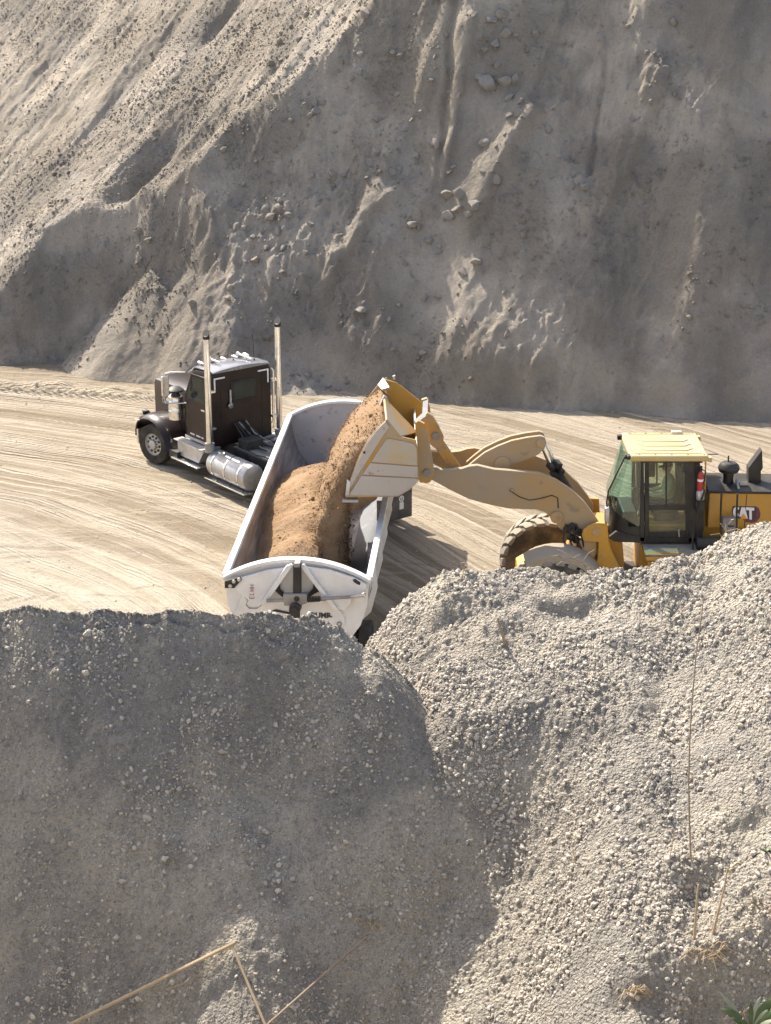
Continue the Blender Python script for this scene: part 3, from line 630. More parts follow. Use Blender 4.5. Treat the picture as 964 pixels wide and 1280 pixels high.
# ------------------------------------------------------------ semi tractor
def tyre_part(parent, c, axis, rad, wid, rim_r, name='wheel', lugs=0, rubber='rubber', dish=0.06, rim_mat='alu', holes=10, big=False):
    """wheel > tyre, rim (> ...): axis points to the outer side"""
    c = Vector(c); ax = Vector(axis).normalized()
    w = thing_part(name, parent)
    t = MB(); h = wid / 2
    t.lathe([(rim_r, -h * 0.9), (rim_r + (rad - rim_r) * 0.45, -h * 1.02), (rad * 0.965, -h * 0.93), (rad, -h * 0.75), (rad * 1.005, 0), (rad, h * 0.75), (rad * 0.965, h * 0.93), (rim_r + (rad - rim_r) * 0.45, h * 1.02), (rim_r, h * 0.9)], c, ax, 40, close=True)
    ty = t.build('tyre', M[rubber], w)
    a = ax.orthogonal().normalized(); b = ax.cross(a)
    if lugs:
        for side in (-1, 1):
            def pt(tt, hh, rr): return ax * hh + (a * math.cos(tt) + b * math.sin(tt)) * rr
            sk = 2 * math.pi / lugs; q = []
            for rr in (rad * 0.97, rad * 1.06):
                for tt, hh, f in ((0.0, 0.02 * wid, 1), (0.66 * sk, 0.02 * wid, 1), (1.05 * sk, h * 0.55, 1), (1.25 * sk, h * 1.0, 0.965), (0.52 * sk, h * 1.0, 0.965), (0.36 * sk, h * 0.55, 1)):
                    q.append(pt(tt, side * hh, rr * f))
            lg = MB().add(q, [(0, 1, 2, 5), (2, 3, 4, 5), (6, 11, 8, 7), (8, 11, 10, 9), (0, 6, 7, 1), (1, 7, 8, 2), (2, 8, 9, 3), (3, 9, 10, 4), (4, 10, 11, 5), (5, 11, 6, 0)])
            first = lg.build('tread_lug', M['tread'], w, 0.012, sharp=30, segs=1); first.location = c
            for k in range(lugs):
                o2 = first if k == 0 else link(first.copy(), w)
                o2.rotation_mode = 'AXIS_ANGLE'; o2.rotation_axis_angle = (2 * math.pi * (k + (0.5 if side > 0 else 0)) / lugs, *ax)
    r = MB()
    o = h * 0.82
    if big:
        r.lathe([(rim_r * 1.02, o), (rim_r * 0.93, o - 0.02), (rim_r * 0.82, o - 0.22), (rim_r * 0.5, o - 0.25), (rim_r * 0.45, o - 0.12), (0.02, o - 0.10), (0.02, -o), (rim_r, -o)], c, ax, 32)
    else:
        r.lathe([(rim_r * 1.06, o + 0.01), (rim_r * 0.97, o + 0.012), (rim_r * 0.9, o - 0.03), (rim_r * 0.82, o - dish * 0.5), (rim_r * 0.5, o - dish * 0.2), (rim_r * 0.42, o), (rim_r * 0.40, o + 0.05), (rim_r * 0.30, o + 0.06), (0.0, o + 0.06), (0.0, -o), (rim_r, -o)], c, ax, 32)
    rim = r.build('rim', M[rim_mat], w, sharp=28)
    d = MB()
    for k in range(holes):
        th = 2 * math.pi * k / holes; p = c + (a * math.cos(th) + b * math.sin(th)) * rim_r * 0.70 + ax * (o - dish * 0.42)
        d.cyl(p - ax * 0.01, p + ax * 0.02, rim_r * 0.125, n=12)
    if holes: d.build('hand_holes', M['truck_black'], w)['kind'] = 'stuff'
    d = MB()
    for k in range(10):
        th = 2 * math.pi * (k + 0.5) / 10; p = c + (a * math.cos(th) + b * math.sin(th)) * rim_r * 0.47 + ax * o
        d.cyl(p - ax * 0.02, p + ax * 0.035, 0.018, n=6)
    d.build('wheel_nuts', M['steel'], w)['kind'] = 'stuff'
    return w
def thing_part(name, parent):           # an empty that groups the pieces of one part
    o = bpy.data.objects.new(name, None); o.empty_display_size = 0.1; return link(o, parent)
def text_mesh(name, s, size, mat, parent, loc, rot, bold=0.0, extrude=0.004, align='CENTER'):
    cu = bpy.data.curves.new(name, 'FONT'); cu.body = s; cu.size = size; cu.extrude = extrude; cu.offset = bold; cu.align_x = align; cu.align_y = 'CENTER'; cu.resolution_u = 3
    tmp = bpy.data.objects.new(name, cu); col.objects.link(tmp)
    dg = bpy.context.evaluated_depsgraph_get(); me = bpy.data.meshes.new_from_object(tmp.evaluated_get(dg))
    bpy.data.objects.remove(tmp); me.materials.clear(); me.materials.append(mat)
    o = link(bpy.data.objects.new(name, me), parent); o.location = loc; o.rotation_euler = rot; return o

TA = R(38)
T_O = Vector((-6.11, 45.86, 0)) + Vector((math.cos(TA), math.sin(TA), 0)) * 1.20
truck = thing('semi_tractor', T_O, math.pi / 2 + TA, 'dark maroon conventional semi tractor with two tall chrome exhaust stacks', 'truck')
# chassis
m = MB()
for s in (-1, 1): m.box2(-7.7, 0.75, s * 0.43 - 0.04, s * 0.43 + 0.04, 0.72, 0.98)
for x in (-7.6, -6.3, -5.0, -4.3, -3.0, 0.3): m.box2(x - 0.06, x + 0.06, -0.39, 0.39, 0.74, 0.95)
frame = m.build('chassis_frame', M['dark'], truck, 0.008)
# front wheels (steered)
for s in (-1, 1):
    ang = R(13); tyre_part(truck, (0.0, s * 1.03, 0.53), (-math.sin(ang) * s, math.cos(ang) * s, 0) , 0.53, 0.29, 0.29, dish=0.07)
MB().cyl((0, -0.95, 0.5), (0, 0.95, 0.5), 0.06).build('front_axle', M['dark'], truck)
for x in (-5.55, -6.9):
    MB().cyl((x, -1.0, 0.53), (x, 1.0, 0.53), 0.09).build('drive_axle', M['dark'], truck)
    for s in (-1, 1):
        tyre_part(truck, (x, s * 1.08, 0.53), (0, s, 0), 0.53, 0.27, 0.29, dish=-0.10, rim_mat='steel')
        tyre_part(truck, (x, s * 0.76, 0.53), (0, s, 0), 0.53, 0.27, 0.29, dish=-0.10, rim_mat='steel', holes=0)
# bumper
m = MB(); pl = []
m.loft([[(0.95 - 0.22 * (abs(y) / 1.2) ** 2.2, y, z) for z in (0.40, 0.47, 0.73, 0.80)] + [(0.86 - 0.22 * (abs(y) / 1.2) ** 2.2, y, z) for z in (0.80, 0.40)] for y in [-1.2 + 0.2 * k for k in range(13)]])
m.build('bumper', M['chrome'], truck, 0.008)
# hood: tapered box with crowned top
def hood_loop(x, w, z0, z1, cr):
    pts = [(x, -w, z0), (x, -w, z1 - 0.10), (x, -w + 0.03, z1 - 0.03), (x, -w + 0.11, z1), (x, -w * 0.4, z1 + cr), (x, w * 0.4, z1 + cr), (x, w - 0.11, z1), (x, w - 0.03, z1 - 0.03), (x, w, z1 - 0.10), (x, w, z0)]
    return pts
m = MB(); m.loft([hood_loop(0.80, 0.55, 1.0, 2.02, 0.03), hood_loop(0.74, 0.57, 0.98, 2.06, 0.035), hood_loop(-0.3, 0.60, 0.98, 2.09, 0.04), hood_loop(-1.22, 0.66, 0.98, 2.12, 0.04)])
hood = m.build('hood', M['truck'], truck, sharp=25)
m = MB(); m.prism([(-0.47, 1.0), (-0.47, 1.88), (-0.38, 1.94), (0.38, 1.94), (0.47, 1.88), (0.47, 1.0)], 'x', 0.79, 0.83)
gr = m.build('grille', M['chrome'], truck, 0.01)
for k in range(9):
    y = -0.40 + 0.1 * k; MB().box2(0.832, 0.845, y - 0.012, y + 0.012, 1.04, 1.88).build('grille_bar', M['dark'], gr)
for s in (-1, 1):                       # hood side emblem and latch strip
    m = MB()
    for k in range(5): m.box2(0.23 - k * 0.055, 0.27 - k * 0.055, s * 0.595 - 0.012, s * 0.595 + 0.012, 1.70, 1.735)
    m.build('hood_emblem', M['chrome'], hood)['kind'] = 'stuff'
    MB().box2(-1.15, 0.6, s * 0.56 - 0.02 , s * 0.56 + 0.02, 1.14, 1.17).build('hood_trim', M['chrome'], hood, 0.004)
# front fenders: swept arch over each wheel
for s in (-1, 1):
    loops = []
    arc = [(0.86, 0.62), (0.84, 0.82), (0.76, 1.02), (0.60, 1.17), (0.38, 1.26), (0.10, 1.30), (-0.20, 1.27), (-0.45, 1.17), (-0.66, 1.00), (-0.82, 0.78), (-0.92, 0.55)]
    for i, (x, z) in enumerate(arc):
        t_ = i / (len(arc) - 1); dx, dz = (x - 0.0), (z - 0.5); L = math.hypot(dx, dz); nx, nz = dx / L, dz / L
        ins = 0.42 if t_ < 0.8 else 0.46
        loops.append([(x, s * ins, z), (x + 0.0, s * 0.95, z + 0.01), (x - nx * 0.025, s * 1.14, z - nz * 0.02), (x - nx * 0.10, s * 1.22, z - nz * 0.10), (x - nx * 0.13, s * 1.20, z - nz * 0.13), (x - nx * 0.05, s * 1.12, z - nz * 0.05), (x - nx * 0.035, s * ins, z - nz * 0.035)])
    m = MB(); m.loft(loops); f = m.build('fender', M['truck'], truck, sharp=40)
    MB().cyl((0.55, s * 1.02, 1.20), (0.55, s * 1.02, 1.30), 0.06, 0.075, 12).build('marker_light', M['truck_black'], f)
    MB().tube([(0.90, s * 1.20, 0.98), (0.70, s * 1.23, 1.06), (0.45, s * 1.24, 1.10)], 0.012).build('fender_trim', M['chrome'], f)
    m = MB(); m.lathe([(0.001, 0.10), (0.08, 0.09), (0.11, 0.02), (0.10, -0.08), (0.05, -0.12)], (0.86, s * 0.82, 1.12), (1, 0, 0), 20)
    m.build('headlight', M['chrome'], truck)
    MB().box2(-1.25, -0.85, s * 0.60 if s > 0 else -1.18, 1.18 if s > 0 else -0.60, 0.42, 0.62).build('splash_guard', M['truck_black'], truck, 0.01)
# cab
CW = 0.90
def cab_loop(x, w, z0, z1, cr=0.05):
    return [(x, -w, z0), (x, -w, z1 - 0.16), (x, -w + 0.04, z1 - 0.05), (x, -w + 0.14, z1), (x, -w * 0.45, z1 + cr), (x, 0, z1 + cr * 1.3), (x, w * 0.45, z1 + cr), (x, w - 0.14, z1), (x, w - 0.04, z1 - 0.05), (x, w, z1 - 0.16), (x, w, z0)]
m = MB(); m.loft([cab_loop(-1.20, CW - 0.03, 1.05, 2.05, 0.02), cab_loop(-1.30, CW, 1.02, 2.30, 0.03), cab_loop(-1.62, CW, 1.0, 2.86, 0.04), cab_loop(-1.75, CW, 1.0, 2.90), cab_loop(-2.45, CW, 1.0, 2.93), cab_loop(-2.52, CW - 0.02, 1.0, 2.90)])
cab = m.build('cab', M['truck'], truck, sharp=28)
m = MB(); m.loft([[(x, y, z + (0.065 - 0.07 * (abs(y) / 0.85) ** 2)) for y in [-0.85 + 0.17 * k for k in range(11)]] + [(x, 0.85, z - 0.03), (x, -0.85, z - 0.03)] for x, z in ((-1.60, 2.885), (-1.78, 2.925), (-2.44, 2.955), (-2.535, 2.925))])
roofp = m.build('roof', paint('roof_sky_sheen', (0.20, 0.21, 0.235), (0.25, 0.26, 0.285), 0.25, 0.4, 0.15, 0.3, 2.0, coat=0.4), truck, sharp=30)  # paler than the cab: sky reflection put into the roof colour
m = MB(); m.loft([[(-1.42, y, 2.70), (-1.40, y, 2.73), (-1.68, y, 2.90), (-1.68, y, 2.87)] for y in [-0.86, -0.4, 0, 0.4, 0.86]]); m.build('sun_visor', M['chrome'], truck)
for k in range(5):
    y = -0.68 + 0.34 * k
    m = MB(); m.loft([[(-1.60 - d, y + rr * math.cos(t), 3.00 + 0.006 * k * 0 + rr * 0.8 * math.sin(t)) for t in [2 * math.pi * i / 10 for i in range(10)]] for d, rr in ((0.0, 0.02), (0.03, 0.045), (0.12, 0.05), (0.22, 0.03), (0.27, 0.01))])
    m.box2(-1.75, -1.68, y - 0.02, y + 0.02, 2.93, 2.98)
    m.build('marker_light', M['lamp'], roofp)
for y, L in ((0.42, 0.45), (-0.42, 0.62)):
    m = MB(); m.cyl((-1.75, y, 3.06), (-1.75 - L * 0.2, y, 3.06), 0.07, 0.03, 14); m.cyl((-1.75 - L * 0.2, y, 3.06), (-1.75 - L, y, 3.06), 0.03, 0.02, 12)
    m.cyl((-1.80, y, 2.93), (-1.80, y, 3.05), 0.015, n=8); m.cyl((-1.65 - L * 0.8, y, 2.93), (-1.65 - L * 0.8, y, 3.05), 0.015, n=8)
    m.build('air_horn', M['chrome'], roofp)
for x, y, hh in ((-2.3, -0.55, 0.72), (-2.0, -0.12, 0.25)):
    m = MB(); m.tube([(x, y, 2.95), (x + 0.02, y, 2.95 + hh * 0.5), (x + 0.06, y, 2.95 + hh)], 0.008); m.cyl((x, y, 2.94), (x, y, 3.02), 0.035, 0.02, 10); m.build('antenna', M['dark'], roofp)
# windows, doors
MB().plate([(-1.295, -0.80, 2.16), (-1.295, -0.03, 2.16), (-1.56, -0.03, 2.72), (-1.56, -0.74, 2.72)], 0.02).build('windshield', M['glass_truck'], truck)
MB().plate([(-1.295, 0.03, 2.16), (-1.295, 0.80, 2.16), (-1.56, 0.74, 2.72), (-1.56, 0.03, 2.72)], 0.02).build('windshield', M['glass_truck'], truck)
for s in (-1, 1):
    d = MB().prism([(-1.34, 1.10), (-1.34, 2.22), (-1.62, 2.74), (-2.28, 2.76), (-2.32, 2.70), (-2.32, 1.10), (-2.24, 1.04), (-1.42, 1.04)], 'y', s * (CW - 0.02), s * (CW + 0.012)).build('door', M['truck'], truck, 0.01)
    MB().prism([(-1.44, 2.06), (-1.44, 2.22), (-1.68, 2.66), (-2.18, 2.68), (-2.22, 2.62), (-2.22, 2.06)], 'y', s * (CW + 0.010), s * (CW + 0.018)).build('window', M['glass_truck'], d)
    MB().box2(-2.22, -2.06, s * (CW + 0.02) - 0.012, s * (CW + 0.02) + 0.012, 1.86, 1.90).build('handle', M['chrome'], d, 0.004)
    g = MB()
    for x0, n in ((-1.50, 4), (-1.78, 4), (-2.02, 2)):
        for i in range(n): g.box2(x0 - i * 0.05 - 0.035, x0 - i * 0.05, s * (CW + 0.010), s * (CW + 0.016), 1.13, 1.17)
    g.build('door_lettering', M['white_plain'], d)['kind'] = 'stuff'
    MB().tube([(-2.42, s * 0.95, 1.3), (-2.42, s * 1.0, 1.35), (-2.42, s * 1.0, 2.1), (-2.42, s * 0.95, 2.15)], 0.016).build('grab_handle', M['chrome'], truck)
rw = MB().box2(-2.55, -2.51, -0.42, 0.32, 2.12, 2.62).build('rear_window_frame', M['truck_black'], truck, 0.02)
MB().box2(-2.560, -2.552, -0.37, 0.27, 2.17, 2.57).build('rear_window', M['glass_truck'], rw)
m = MB(); m.cyl((-2.56, 0.37, 2.02), (-2.60, 0.37, 2.00), 0.075, 0.06, 14); m.box2(-2.57, -2.53, 0.34, 0.38, 2.02, 2.42); m.build('reflection_blob', M['alu'], truck)  # pale blob standing for a reflection on the cab rear, no lamp
for s in (-1, 1):                       # white corner tapes
    m = MB(); m.box2(-2.535, -2.522, s * 0.80 - 0.019, s * 0.80 + 0.019, 2.42, 2.74)
    m.box2(-2.535, -2.522, min(s * 0.82, s * 0.50), max(s * 0.82, s * 0.50), 2.742, 2.778); m.build('reflective_tape', M['white_plain'], truck)
for y in (-0.62, 0.62): MB().box2(-2.528, -2.52, y - 0.006, y + 0.006, 1.05, 2.8).build('seam_rail', M['truck_black'], truck)
# exhaust stacks
for s in (-1, 1):
    m = MB(); x, y = -2.62, s * 1.06
    m.tube([(x, y, 1.12), (x, y, 2.0), (x, y, 3.0), (x, y, 3.93)], 0.078, 18); st = m.build('exhaust_stack', M['chrome'], truck, sharp=50)
    m = MB(); m.loft([[(x + 0.083 * math.cos(t), y + 0.083 * math.sin(t), z0 + 0.05 * math.cos(t + 0.9) * f) for t in [2 * math.pi * i / 18 for i in range(18)]] for z0, f in ((3.84, 0), (3.97, 1.2), (3.985, 1.6))])
    m.build('exhaust_tip', M['truck_black'], st)
    m = MB()
    for z in (1.5, 2.45): MB().box2(x - 0.02, x + 0.14, y - 0.2 if s > 0 else y, y if s > 0 else y + 0.2, z, z + 0.05).build('stack_bracket', M['chrome'], st)
    m = MB(); m.cyl((x, y, 0.95), (x, y, 1.18), 0.13, 0.12, 16); m.tube([(x, y, 1.0), (x + 0.1, y - s * 0.3, 0.95), (x + 0.5, y - s * 0.6, 0.9)], 0.07, 10); m.build('exhaust_elbow', M['steel'], st)
    if s < 0: MB().tube([(-2.55, -0.90, 1.2), (-2.58, -0.94, 1.3), (-2.58, -0.94, 2.7), (-2.55, -0.9, 2.78)], 0.022).build('grab_rail', M['chrome'], truck)
# air cleaners, mirrors
for s in (-1, 1):
    m = MB(); x, y = -0.95, s * 0.98
    m.lathe([(0.001, 1.38), (0.12, 1.38), (0.19, 1.42), (0.19, 1.62), (0.197, 1.63), (0.197, 1.65), (0.19, 1.66), (0.19, 1.86), (0.197, 1.87), (0.197, 1.89), (0.19, 1.90), (0.19, 2.02), (0.12, 2.08), (0.001, 2.10)], (x, y, 0), (0, 0, 1), 24)
    ac = m.build('air_cleaner', M['chrome'], truck, sharp=40)
    m = MB(); m.lathe([(0.001, 2.06), (0.1, 2.06), (0.1, 2.14), (0.22, 2.16), (0.22, 2.19), (0.12, 2.26), (0.001, 2.27)], (x, y, 0), (0, 0, 1), 24); m.build('intake_cap', M['truck_black'], ac)
    m = MB(); m.tube([(x, y - s * 0.1, 1.75), (x - 0.2, y - s * 0.25, 1.8), (x - 0.2, s * 0.6, 1.8)], 0.09, 12); m.build('intake_pipe', M['truck_black'], ac)
    m = MB(); m.tube([(-1.38, s * 0.93, 2.72), (-1.15, s * 1.22, 2.72), (-1.05, s * 1.32, 2.68), (-1.03, s * 1.34, 2.55), (-1.03, s * 1.34, 1.95), (-1.1, s * 1.28, 1.90), (-1.38, s * 0.93, 1.92)], 0.016, 8)
    mr = m.build('mirror_bracket', M['chrome'], truck)
    m = MB(); m.box((-1.06, s * 1.34, 2.36), (0.07, 0.2, 0.52), (0, 0, R(-12) * s)); m.build('mirror', M['chrome'], mr, 0.02)
    m = MB(); m.lathe([(0.001, 0.05), (0.05, 0.045), (0.10, 0.0), (0.10, -0.01)], (-1.06, s * 1.34, 2.0), (1, 0, 0), 14); m.build('convex_mirror', M['chrome'], mr)
# steps / battery boxes / tanks
for s in (-1, 1):
    y0, y1 = (0.58, 1.16)
    def yy(a): return s * a
    prof = [(-1.12, 0.92), (-1.12, 0.52), (-2.10, 0.52), (-2.38, 0.92)]
    b = MB().prism(prof, 'y', yy(y0), yy(y1 - 0.08)).build('battery_box', M['alu'], truck, 0.012)
    MB().box2(-2.40, -1.08, min(yy(0.9), yy(1.17)), max(yy(0.9), yy(1.17)), 0.925, 0.955).build('upper_step', M['alu'], b, 0.004)
    MB().box2(-2.30, -1.05, min(yy(0.95), yy(1.25)), max(yy(0.95), yy(1.25)), 0.44, 0.475).build('lower_step', M['chrome'], b, 0.006)
    MB().box2(-2.48, -1.25, min(yy(0.78), yy(0.93)), max(yy(0.78), yy(0.93)), 0.985, 1.06).build('cab_sill', M['alu'], truck, 0.012)
    m = MB(); c0, c1 = -2.62, -4.35
    m.lathe([(0.001, 0.0), (0.22, 0.01), (0.31, 0.04), (0.335, 0.10), (0.335, 1.63), (0.31, 1.69), (0.22, 1.72), (0.001, 1.73)], (c0, yy(0.90), 0.66), (-1, 0, 0), 32)
    tk = m.build('fuel_tank', M['alu'], truck, sharp=40)
    for xo in (0.28, 0.86, 1.45): MB().lathe([(0.336, -0.03), (0.345, -0.028), (0.345, 0.028), (0.336, 0.03)], (c0 - xo, yy(0.90), 0.66), (-1, 0, 0), 32, close=True).build('tank_strap', M['chrome'], tk)
    MB().cyl((c0 - 0.5, yy(0.98), 0.96), (c0 - 0.5, yy(1.01), 1.03), 0.06, n=12).build('filler_cap', M['chrome'], tk)
    MB().box2(-4.38, -2.60, min(yy(0.98), yy(1.24)), max(yy(0.98), yy(1.24)), 0.29, 0.325).build('tank_step', M['chrome'], tk, 0.006)
# deck, hoses, fifth wheel, flaps
m = MB(); m.box2(-4.2, -2.75, -0.42, 0.42, 0.985, 1.01); m.build('deck_plate', M['steel'], truck)
for k in range(6):
    y = -0.35 + 0.14 * k; r_ = random.Random(k)
    pts = [(-2.56, y * 0.5 + 0.1, 1.55), (-2.85, y * 0.6 + r_.uniform(-.1, .1), 1.2 + r_.uniform(0, .1)), (-3.3, y + r_.uniform(-.15, .15), 1.06), (-3.9, y + r_.uniform(-.2, .2), 1.08), (-4.5, y + r_.uniform(-.2, .2), 1.12), (-5.2, y * 0.5, 1.25)]
    MB().tube(pts, 0.02, 7).build('air_hose', M['truck_black'] if k % 3 else M['steel'], truck)
m = MB(); m.box2(-3.6, -3.1, -0.8, -0.5, 0.7, 1.05); m.box2(-3.3, -2.9, -0.1, 0.4, 1.01, 1.25); m.build('air_tank_box', M['dark'], truck, 0.02)
m = MB(); m.prism([(-0.45, 0.35), (-0.45, -0.35), (-0.1, -0.45), (0.45, -0.38), (0.6, -0.12), (0.2, -0.05), (0.2, 0.05), (0.6, 0.12), (0.45, 0.38), (-0.1, 0.45)], 'z', 1.05, 1.12)
fw = m.build('fifth_wheel', M['dark'], truck); fw.location = (-6.2, 0, 0)
for s in (-1, 1):
    fl = MB().box2(-7.82, -7.80, s * 0.92 - 0.32, s * 0.92 + 0.32, 0.20, 1.02).build('mud_flap', paint('mud_flap', (0.05, 0.05, 0.055), (0.075, 0.075, 0.08), 0.7, 0, 0.5, 0.2, 2), truck, 0.004)
    MB().box2(-7.80, -7.74, s * 0.92 - 0.34, s * 0.92 + 0.34, 0.98, 1.04).build('flap_hanger', M['steel'], fl)
    m = MB(); cz, cyy = 0.70, s * 0.92
    m.lathe([(0.045, 0), (0.075, 0), (0.075, 0.006), (0.045, 0.006)], (-7.828, cyy, cz), (1, 0, 0), 18, close=True)
    m.box2(-7.828, -7.822, cyy - 0.02, cyy + 0.02, cz - 0.02, cz + 0.03)
    m.box2(-7.828, -7.822, cyy - 0.06, cyy + 0.06, cz - 0.26, cz - 0.085); m.build('flap_emblem', M['white_plain'], fl)
    MB().box2(-7.76, -7.70, min(s * 0.5, s * 0.44), max(s * 0.5, s * 0.9), 0.80, 0.93).build('tail_light_bar', M['dark'], truck)

# ------------------------------------------------------------ side dump trailer
TR_O = Vector((-1.60, 31.0, 0)); TR_D = Vector((0.064, 0.998, 0)); TR_L = 10.45
TR_RZ = math.atan2(TR_D.y, TR_D.x)
trailer = thing('side_dump_trailer', TR_O, TR_RZ, 'white side dump trailer with open tub being filled with brown sand', 'trailer')
TRM = Matrix.Translation(TR_O) @ Matrix.Rotation(TR_RZ, 4, 'Z'); TRI = TRM.inverted()
def rear_px(u, v, dx=0.0):              # point of the trailer's rear plane seen at a pixel -> local (y, z)
    o = TRI @ Vector((0, 0, CAM_H)); d = TRI.to_3x3() @ _ray(u, v); p = o + d * ((dx - o.x) / d.x); return (p.y, p.z)
SEC = [(1.29, 2.60), (1.24, 2.15), (1.12, 1.75), (0.90, 1.42), (0.60, 1.26), (0.0, 1.22)]   # tub section (half)
def sec_at(y):
    ys = [p[0] for p in SEC][::-1]; zs = [p[1] for p in SEC][::-1]; return float(np.interp(abs(y), ys, zs))
full = [(y, z) for y, z in SEC] + [(-y, z) for y, z in SEC[:-1][::-1]]
def ring(x, off): return [(x, y * (1 + off / 1.29), z - off * (1 if z < 2.5 else 0)) for y, z in full]
m = MB()
n = len(full); L0 = [(0.05, y, z) for y, z in full]; L1 = [(TR_L - 0.05, y, z) for y, z in full]
m.loft([L0, L1], caps=False, closed=False)
inner = m.build('tub_lining', M['tub'], trailer, sharp=50)
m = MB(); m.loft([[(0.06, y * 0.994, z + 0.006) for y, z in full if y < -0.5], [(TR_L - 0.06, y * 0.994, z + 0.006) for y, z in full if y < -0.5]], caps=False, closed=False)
m.build('wall_liner', M['lining_shade'], trailer, sharp=50)  # shade of the right wall sits in this lining's colour
m = MB()
for sgn in (1,):
    O0 = [(0.02, y * 1.03, z - (0.03 if z < 2.5 else 0)) for y, z in full]; O1 = [(TR_L - 0.02, y * 1.03, z - (0.03 if z < 2.5 else 0)) for y, z in full]
    m.loft([O0, O1], caps=False, closed=False)
shell = m.build('tub_shell', M['white'], trailer, sharp=50)
for s in (-1, 1):                       # top side rails
    m = MB(); m.box2(0.03, TR_L - 0.03, s * 1.31 - 0.06, s * 1.31 + 0.06, 2.55, 2.64); m.build('top_rail', M['white'], trailer, 0.012)
    for k in range(7):                  # outer ribs
        x = 0.9 + k * 1.45; m = MB()
        m.plate([(x, s * 1.36, 2.54), (x, s * 1.30, 2.1), (x, s * 1.18, 1.7), (x, s * 0.96, 1.36), (x, s * 0.94, 1.28), (x, s * 1.28, 1.62), (x, s * 1.40, 2.1)], 0.08); m.build('tub_rib', M['white'], trailer)
# cross-bulkhead gussets seen inside the empty right side of the tub
for x in (3.0, 5.6):
    MB().box2(x - 0.025, x + 0.025, -1.27, -1.06, 1.75, 2.2).build('wall_brace', M['tub'], trailer)
def arch_z(y): return 2.60 + 0.37 * (1 - (abs(y) / 1.33) ** 2.1)
YS = [-1.34 + 2.68 * k / 28 for k in range(29)]
for x0, nm in ((0.0, 'rear_end_wall'), (TR_L, 'front_end_wall')):
    sg = 1 if x0 > 1 else -1
    m = MB(); low = [(-y * 1.02, z - 0.02) for y, z in full[1:-1]][::-1]
    poly = [(y, arch_z(y)) for y in YS] + [(y, z) for y, z in [(1.30, 2.45)] + [(q[0] * 1.03, q[1] - 0.03) for q in full[1:-1]] + [(-1.30, 2.45)]]
    m.prism(poly, 'x', x0 - 0.03, x0 + 0.03); w = m.build(nm, M['white'], trailer)
    m = MB(); m.loft([[(x0 - 0.09, y, arch_z(y) - 0.045), (x0 - 0.09, y, arch_z(y) + 0.02), (x0 + 0.09, y, arch_z(y) + 0.02), (x0 + 0.09, y, arch_z(y) - 0.045)] for y in YS])
    m.build('end_rim', M['white'], w, 0.01)
    li = MB(); li.prism([(y * 0.965, z - 0.05 if z > 2.55 else z + 0.03) for y, z in poly], 'x', x0 - sg * 0.034, x0 - sg * 0.045); li.build('end_lining', M['lining_pale'], w)
# rear end: hinge, locking ram, braces, stand
rear = bpy.data.objects['rear_end_wall']
def Z6(u, v): return (270 + u / 4.59, 680 + v / 4.59)
def rp(poly, x0, x1, name, mat, parent=trailer, bev=0.006):
    q = [rear_px(*Z6(u, v), dx=x1) for u, v in poly]
    return MB().prism(q, 'x', min(x0, x1), max(x0, x1)).build(name, mat, parent, bev)
rp([(62, 232), (112, 258), (150, 292), (188, 325), (176, 345), (196, 362), (244, 362), (268, 340), (300, 300), (345, 240), (420, 135), (300, 150), (160, 190)], -0.10, -0.16, 'left_lobe_plate', M['white'], rear)
rp([(500, 130), (560, 215), (650, 330), (700, 378), (722, 380), (745, 376), (774, 345), (776, 312), (806, 298), (852, 272), (866, 236), (790, 195), (650, 150)], -0.10, -0.16, 'right_lobe_plate', M['white'], rear)
rp([(50, 214), (140, 190), (148, 208), (112, 246), (108, 254), (50, 254)], -0.17, -0.20, 'hinge_plate', M['truck_black'], rear)
m = MB()
for u, v in ((83, 238), (103, 213), (133, 202)):
    y, z = rear_px(*Z6(u, v), dx=-0.20); m.cyl((-0.205, y, z), (-0.235, y, z), 0.033, n=12)
m.build('hinge_bolts', M['alu'], rear)['kind'] = 'stuff'
rp([(785, 205), (800, 200), (830, 222), (826, 236), (812, 232), (790, 218)], -0.162, -0.168, 'latch_slot', M['dark'], rear, 0)
rp([(404, 128), (430, 118), (440, 126), (285, 345), (262, 350), (255, 338)], -0.165, -0.24, 'brace', M['white'], rear)
rp([(478, 122), (505, 120), (700, 376), (690, 386), (668, 372)], -0.165, -0.24, 'brace', M['white'], rear)
rp([(441, 120), (488, 120), (488, 296), (441, 296)], -0.17, -0.32, 'locking_ram', M['truck_black'], rear, 0.03)
rp([(448, 112), (482, 112), (482, 135), (448, 135)], -0.13, -0.34, 'ram_clevis', M['steel'], rear)
for pl in ([(322, 252), (352, 218), (366, 222), (366, 262), (392, 292), (382, 308), (356, 285)], [(560, 225), (574, 222), (606, 265), (560, 290), (532, 312), (518, 300), (555, 262)]):
    rp(pl, -0.05, -0.12, 'bracket_arm', M['truck_black'], rear)
rp([(386, 292), (522, 288), (522, 340), (490, 352), (390, 356)], -0.25, -0.38, 'ram_block', M['steel'], rear, 0.01)
y, z = rear_px(*Z6(455, 365), dx=-0.38); m = MB(); m.cyl((-0.30, y, z), (-0.50, y, z), 0.115, 0.10, 20); m.cyl((-0.50, y, z), (-0.54, y, z), 0.06, n=14); m.cyl((-0.40, y, z - 0.3), (-0.40, y, z), 0.09, n=14); m.build('swivel', M['truck_black'], rear)
y, z = rear_px(*Z6(464, 315), dx=-0.39); MB().cyl((-0.36, y, z), (-0.40, y, z), 0.05, n=14).build('block_port', M['dark'], rear)
pa = [rear_px(*Z6(u, v), dx=-0.30) for u, v in ((290, 326), (640, 312), (850, 297))]
